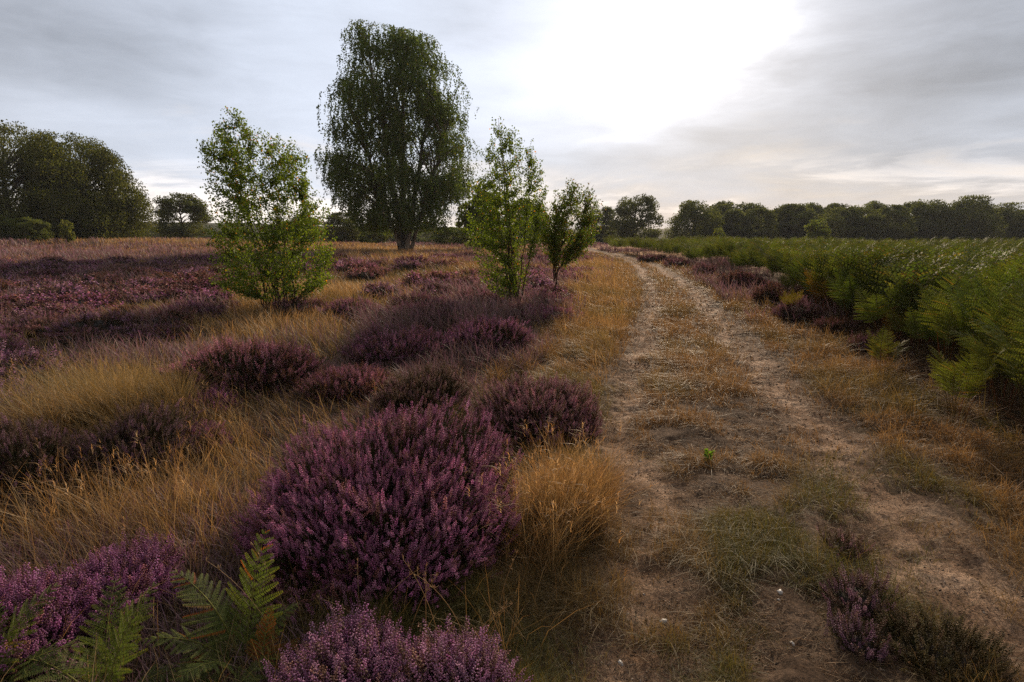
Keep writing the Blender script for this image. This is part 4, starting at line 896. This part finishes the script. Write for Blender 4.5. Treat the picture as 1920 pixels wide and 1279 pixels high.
# ------------------------------------------------------------------ small things on the track
m, t = mat("flint"); p = t.nodes.new('ShaderNodeBsdfPrincipled'); o = t.nodes.new('ShaderNodeOutputMaterial'); nz_ = t.nodes.new('ShaderNodeTexNoise'); nz_.inputs['Scale'].default_value = 40
rp = t.nodes.new('ShaderNodeValToRGB'); rp.color_ramp.elements[0].color = (0.22, 0.20, 0.18, 1); rp.color_ramp.elements[1].color = (0.46, 0.44, 0.41, 1); t.links.new(nz_.outputs[0], rp.inputs[0]); t.links.new(rp.outputs[0], p.inputs[0]); p.inputs['Roughness'].default_value = .5; t.links.new(p.outputs[0], o.inputs[0]); M_flint = m
peb = [(1243, 1172, 14, "grey angular flint on the sandy rut near the camera"), (1462, 1118, 15, "largest flat grey flint in the small cluster on the track"), (1478, 1121, 8, "white pebble touching the largest flat flint"), (1461, 1131, 8, "white pebble just below the largest flat flint"), (1485, 1213, 10, "white sliver of flint beside the small thin heather"),
       (1391, 1088, 7, "thin white flint chip on the centre strip"), (1399, 1093, 6, "smaller white chip beside the thin flint chip"), (1440, 978, 6, "white pebble among olive turf in the centre strip"), (1201, 869, 5, "tiny bright pebble in the sandy rut beside the golden tussock"), (1216, 797, 5, "tiny bright pebble far up the sandy rut"), (1163, 1250, 12, "pale stone at the bottom edge of the sandy rut"),
       (1288, 1040, 5, "small pale pebble in the middle of the sandy rut"), (1207, 1120, 5, "small buff pebble at the rut's grassy edge"), (1480, 1146, 5, "buff pebble below the flint cluster")]
for i, (px, py, s, lb) in enumerate(peb):
    p = ground_pt(px, py); R = s / F * (p[1] * math.cos(PITCH) + CAM[2] * math.sin(PITCH)) / 2 * .95; r = np.random.default_rng(1200 + i)
    bm_v = []; fc = []
    nu, nv = 9, 6; A, B = np.meshgrid(np.linspace(0, 2 * np.pi, nu, endpoint=False), np.linspace(-np.pi / 2, np.pi / 2, nv)); k = .75 + .45 * r.random(A.shape); k[0] = k[0, 0]; k[-1] = k[-1, 0]
    V = np.stack([np.cos(A) * np.cos(B) * k * R * 1.25, np.sin(A) * np.cos(B) * k * R * .8, np.sin(B) * k * R * .6], -1)
    g = Geo(); g.add(V, [grid_faces(nv, nu, True)]); o = g.build("pebble", M_flint); o.location = (p[0], p[1], p[2] + R * .30 + .012); o.rotation_euler = (r.uniform(-.3, .3), r.uniform(-.3, .3), r.random() * 6); tag(o, lb, "pebble", "pebbles on the track")
g = Geo(); x, y, d = polar(42000, -.05, .95, 1.3, 16); k = rng.random(len(x)) < (.25 + .75 * rut_w(x, y)) * path_w(x, y); x, y, d = x[k], y[k], d[k]; n = len(x)
OC = np.array([[1, 0, 0], [0, 1, 0], [-1, 0, 0], [0, -1, 0], [0, 0, .8], [0, 0, -.8]]); OF = np.array([[0, 1, 4], [1, 2, 4], [2, 3, 4], [3, 0, 4], [1, 0, 5], [2, 1, 5], [3, 2, 5], [0, 3, 5]])
sz = np.minimum(.0018 + .0035 * rng.random(n) ** 3 * 2.2, .010) * np.maximum(1, d * .28)
inst(g, (OC, [OF], np.ones((6, 3))), np.stack([x, y, surf(x, y) + .012 - .03 * rut_w(x, y) + .012 * rng.random(n)], 1), frames(rng.normal(0, 1, (n, 3))), np.stack([sz, sz * rng.uniform(.6, 1, n), sz * rng.uniform(.4, .8, n)], 1), pick([(0.13, 0.09, 0.06), (0.24, 0.17, 0.12), (0.40, 0.34, 0.28), (0.06, 0.04, 0.03)], [4, 4, 1, 3], n, .3))
tag(g.build("gravel", M_twig), kind='stuff', label="grit and crumbs of soil on the track", cat="grit")
# green seedling
p = ground_pt(1327, 870); e = empty("seedling", (p[0], p[1], p[2]), 0, "tiny bright green seedling growing alone on the track", "seedling"); gs, gl = Geo(), Geo(); r = np.random.default_rng(5)
for a in range(3):
    c = np.array([math.cos(a * 2.1) * .03, math.sin(a * 2.1) * .03, .10 - .02 * a]); pts = bez(np.array([0, 0, 0.]), c * .5 + np.array([0, 0, .02]), c, 6); tube(gs, pts, np.linspace(.0022, .001, 6), (0.08, 0.15, 0.03), 5)
    ii = r.integers(1, 6, 16); add_leaves(gl, pts[ii] + r.normal(0, .004, (16, 3)), .028, pick([(0.09, 0.18, 0.03), (0.12, 0.22, 0.04)], [1, 1], 16, .15, r), r, -.3)
gs.build("stem", M_twig, e); gl.build("leaves", M_leaf, e)
# pale dead twig at the foot of the bracken
def dead_twig(px0, py0, px1, py1, label):
    a = ground_pt(px0, py0); b = ground_pt(px1, py1); a[2] += .12; b[2] += .03; r = np.random.default_rng(int(px0)); g = Geo(); pts = bez(a - a, (b - a) * .5 + np.array([0, 0, .05]), b - a, 9); pts[1:-1] += r.normal(0, .008, (7, 3))
    tube(g, pts, np.linspace(.003, .0055, 9), (0.52, 0.47, 0.38), 6); sticks(g, [pts[4], pts[6]], [pts[4] + np.array([-.08, .05, .08]), pts[6] + np.array([.06, .07, .05])], .003, .0015, (0.5, 0.45, 0.36), 5)
    o = g.build("dead_twig", M_twig); o.location = a; tag(o, label, "twig")
dead_twig(1752, 722, 1795, 740, "bleached dead twig sticking out under the bracken bank")
dead_twig(1500, 600, 1512, 612, "short pale dead twig at the edge of the brown heather fringe")
# long bent straw stems in front of the big heather
g = None
for i, (px, py, ht, lx, ly) in enumerate(((800, 1240, .40, .02, .0), (760, 1235, .36, .35, .1), (830, 1230, .42, -.35, .1), (880, 1225, .38, -.5, .0), (690, 1200, .34, .6, .1), (560, 1230, .46, -.4, .2), (545, 1260, .5, -.6, .1), (675, 1190, .33, .02, 0), (930, 1180, .34, .25, .1), (905, 1260, .30, .3, 0), (720, 1225, .30, -.8, 0), (860, 1260, .33, .6, 0))):
    p = ground_pt(px, py); g = Geo(); pts = bez(np.zeros(3), np.array([lx * ht * .25, ly * ht * .2, ht * .6]), np.array([lx * ht, ly * ht, ht * (1 - .25 * abs(lx))]), 10); tube(g, pts, np.linspace(.0014, .0008, 10), (0.40, 0.29, 0.15), 4)
    r = np.random.default_rng(i); k = 12; ii = r.integers(7, 10, k); sticks(g, pts[ii], pts[ii] + r.normal(0, .006, (k, 3)) + np.array([0, 0, .012]), .0014, .0006, (0.45, 0.33, 0.19))
    o = g.build("bent_straw", M_grass); o.location = p; tag(o, "long single straw stem bending before the big purple heather dome", "grass", "straw stems before the big heather")

# ------------------------------------------------------------------ air
mh, t = mat("haze"); pv = t.nodes.new('ShaderNodeVolumePrincipled'); pv.inputs['Color'].default_value = (0.90, 0.93, 0.97, 1); pv.inputs['Density'].default_value = 0.0003; pv.inputs['Anisotropy'].default_value = 0.0
oo = t.nodes.new('ShaderNodeOutputMaterial'); t.links.new(pv.outputs[0], oo.inputs['Volume'])
HAZE = True
if HAZE:
    g = Geo(); X0, X1, Y0, Y1, Z0, Z1 = -345, 345, -345, 345, -5, 26
    V = [(x, y, z) for z in (Z0, Z1) for y in (Y0, Y1) for x in (X0, X1)]
    g.add(V, [np.array([[0, 2, 3, 1], [4, 5, 7, 6], [0, 1, 5, 4], [2, 6, 7, 3], [0, 4, 6, 2], [1, 3, 7, 5]])]); tag(g.build("haze", mh), kind='stuff')
print("STATS grass", NG, "bushes", len(BUSHES), "bracken", nb, "birch leaves", nbirch, n1, n2, n3)
print("BUSH big", [round(float(v), 2) for v in BUSHES[0]], "ruts", [(round(float(a), 2), round(float(b), 2), round(float(c), 2)) for a, b, c in zip(LY, LX, np.interp(LY, RY, RX))])
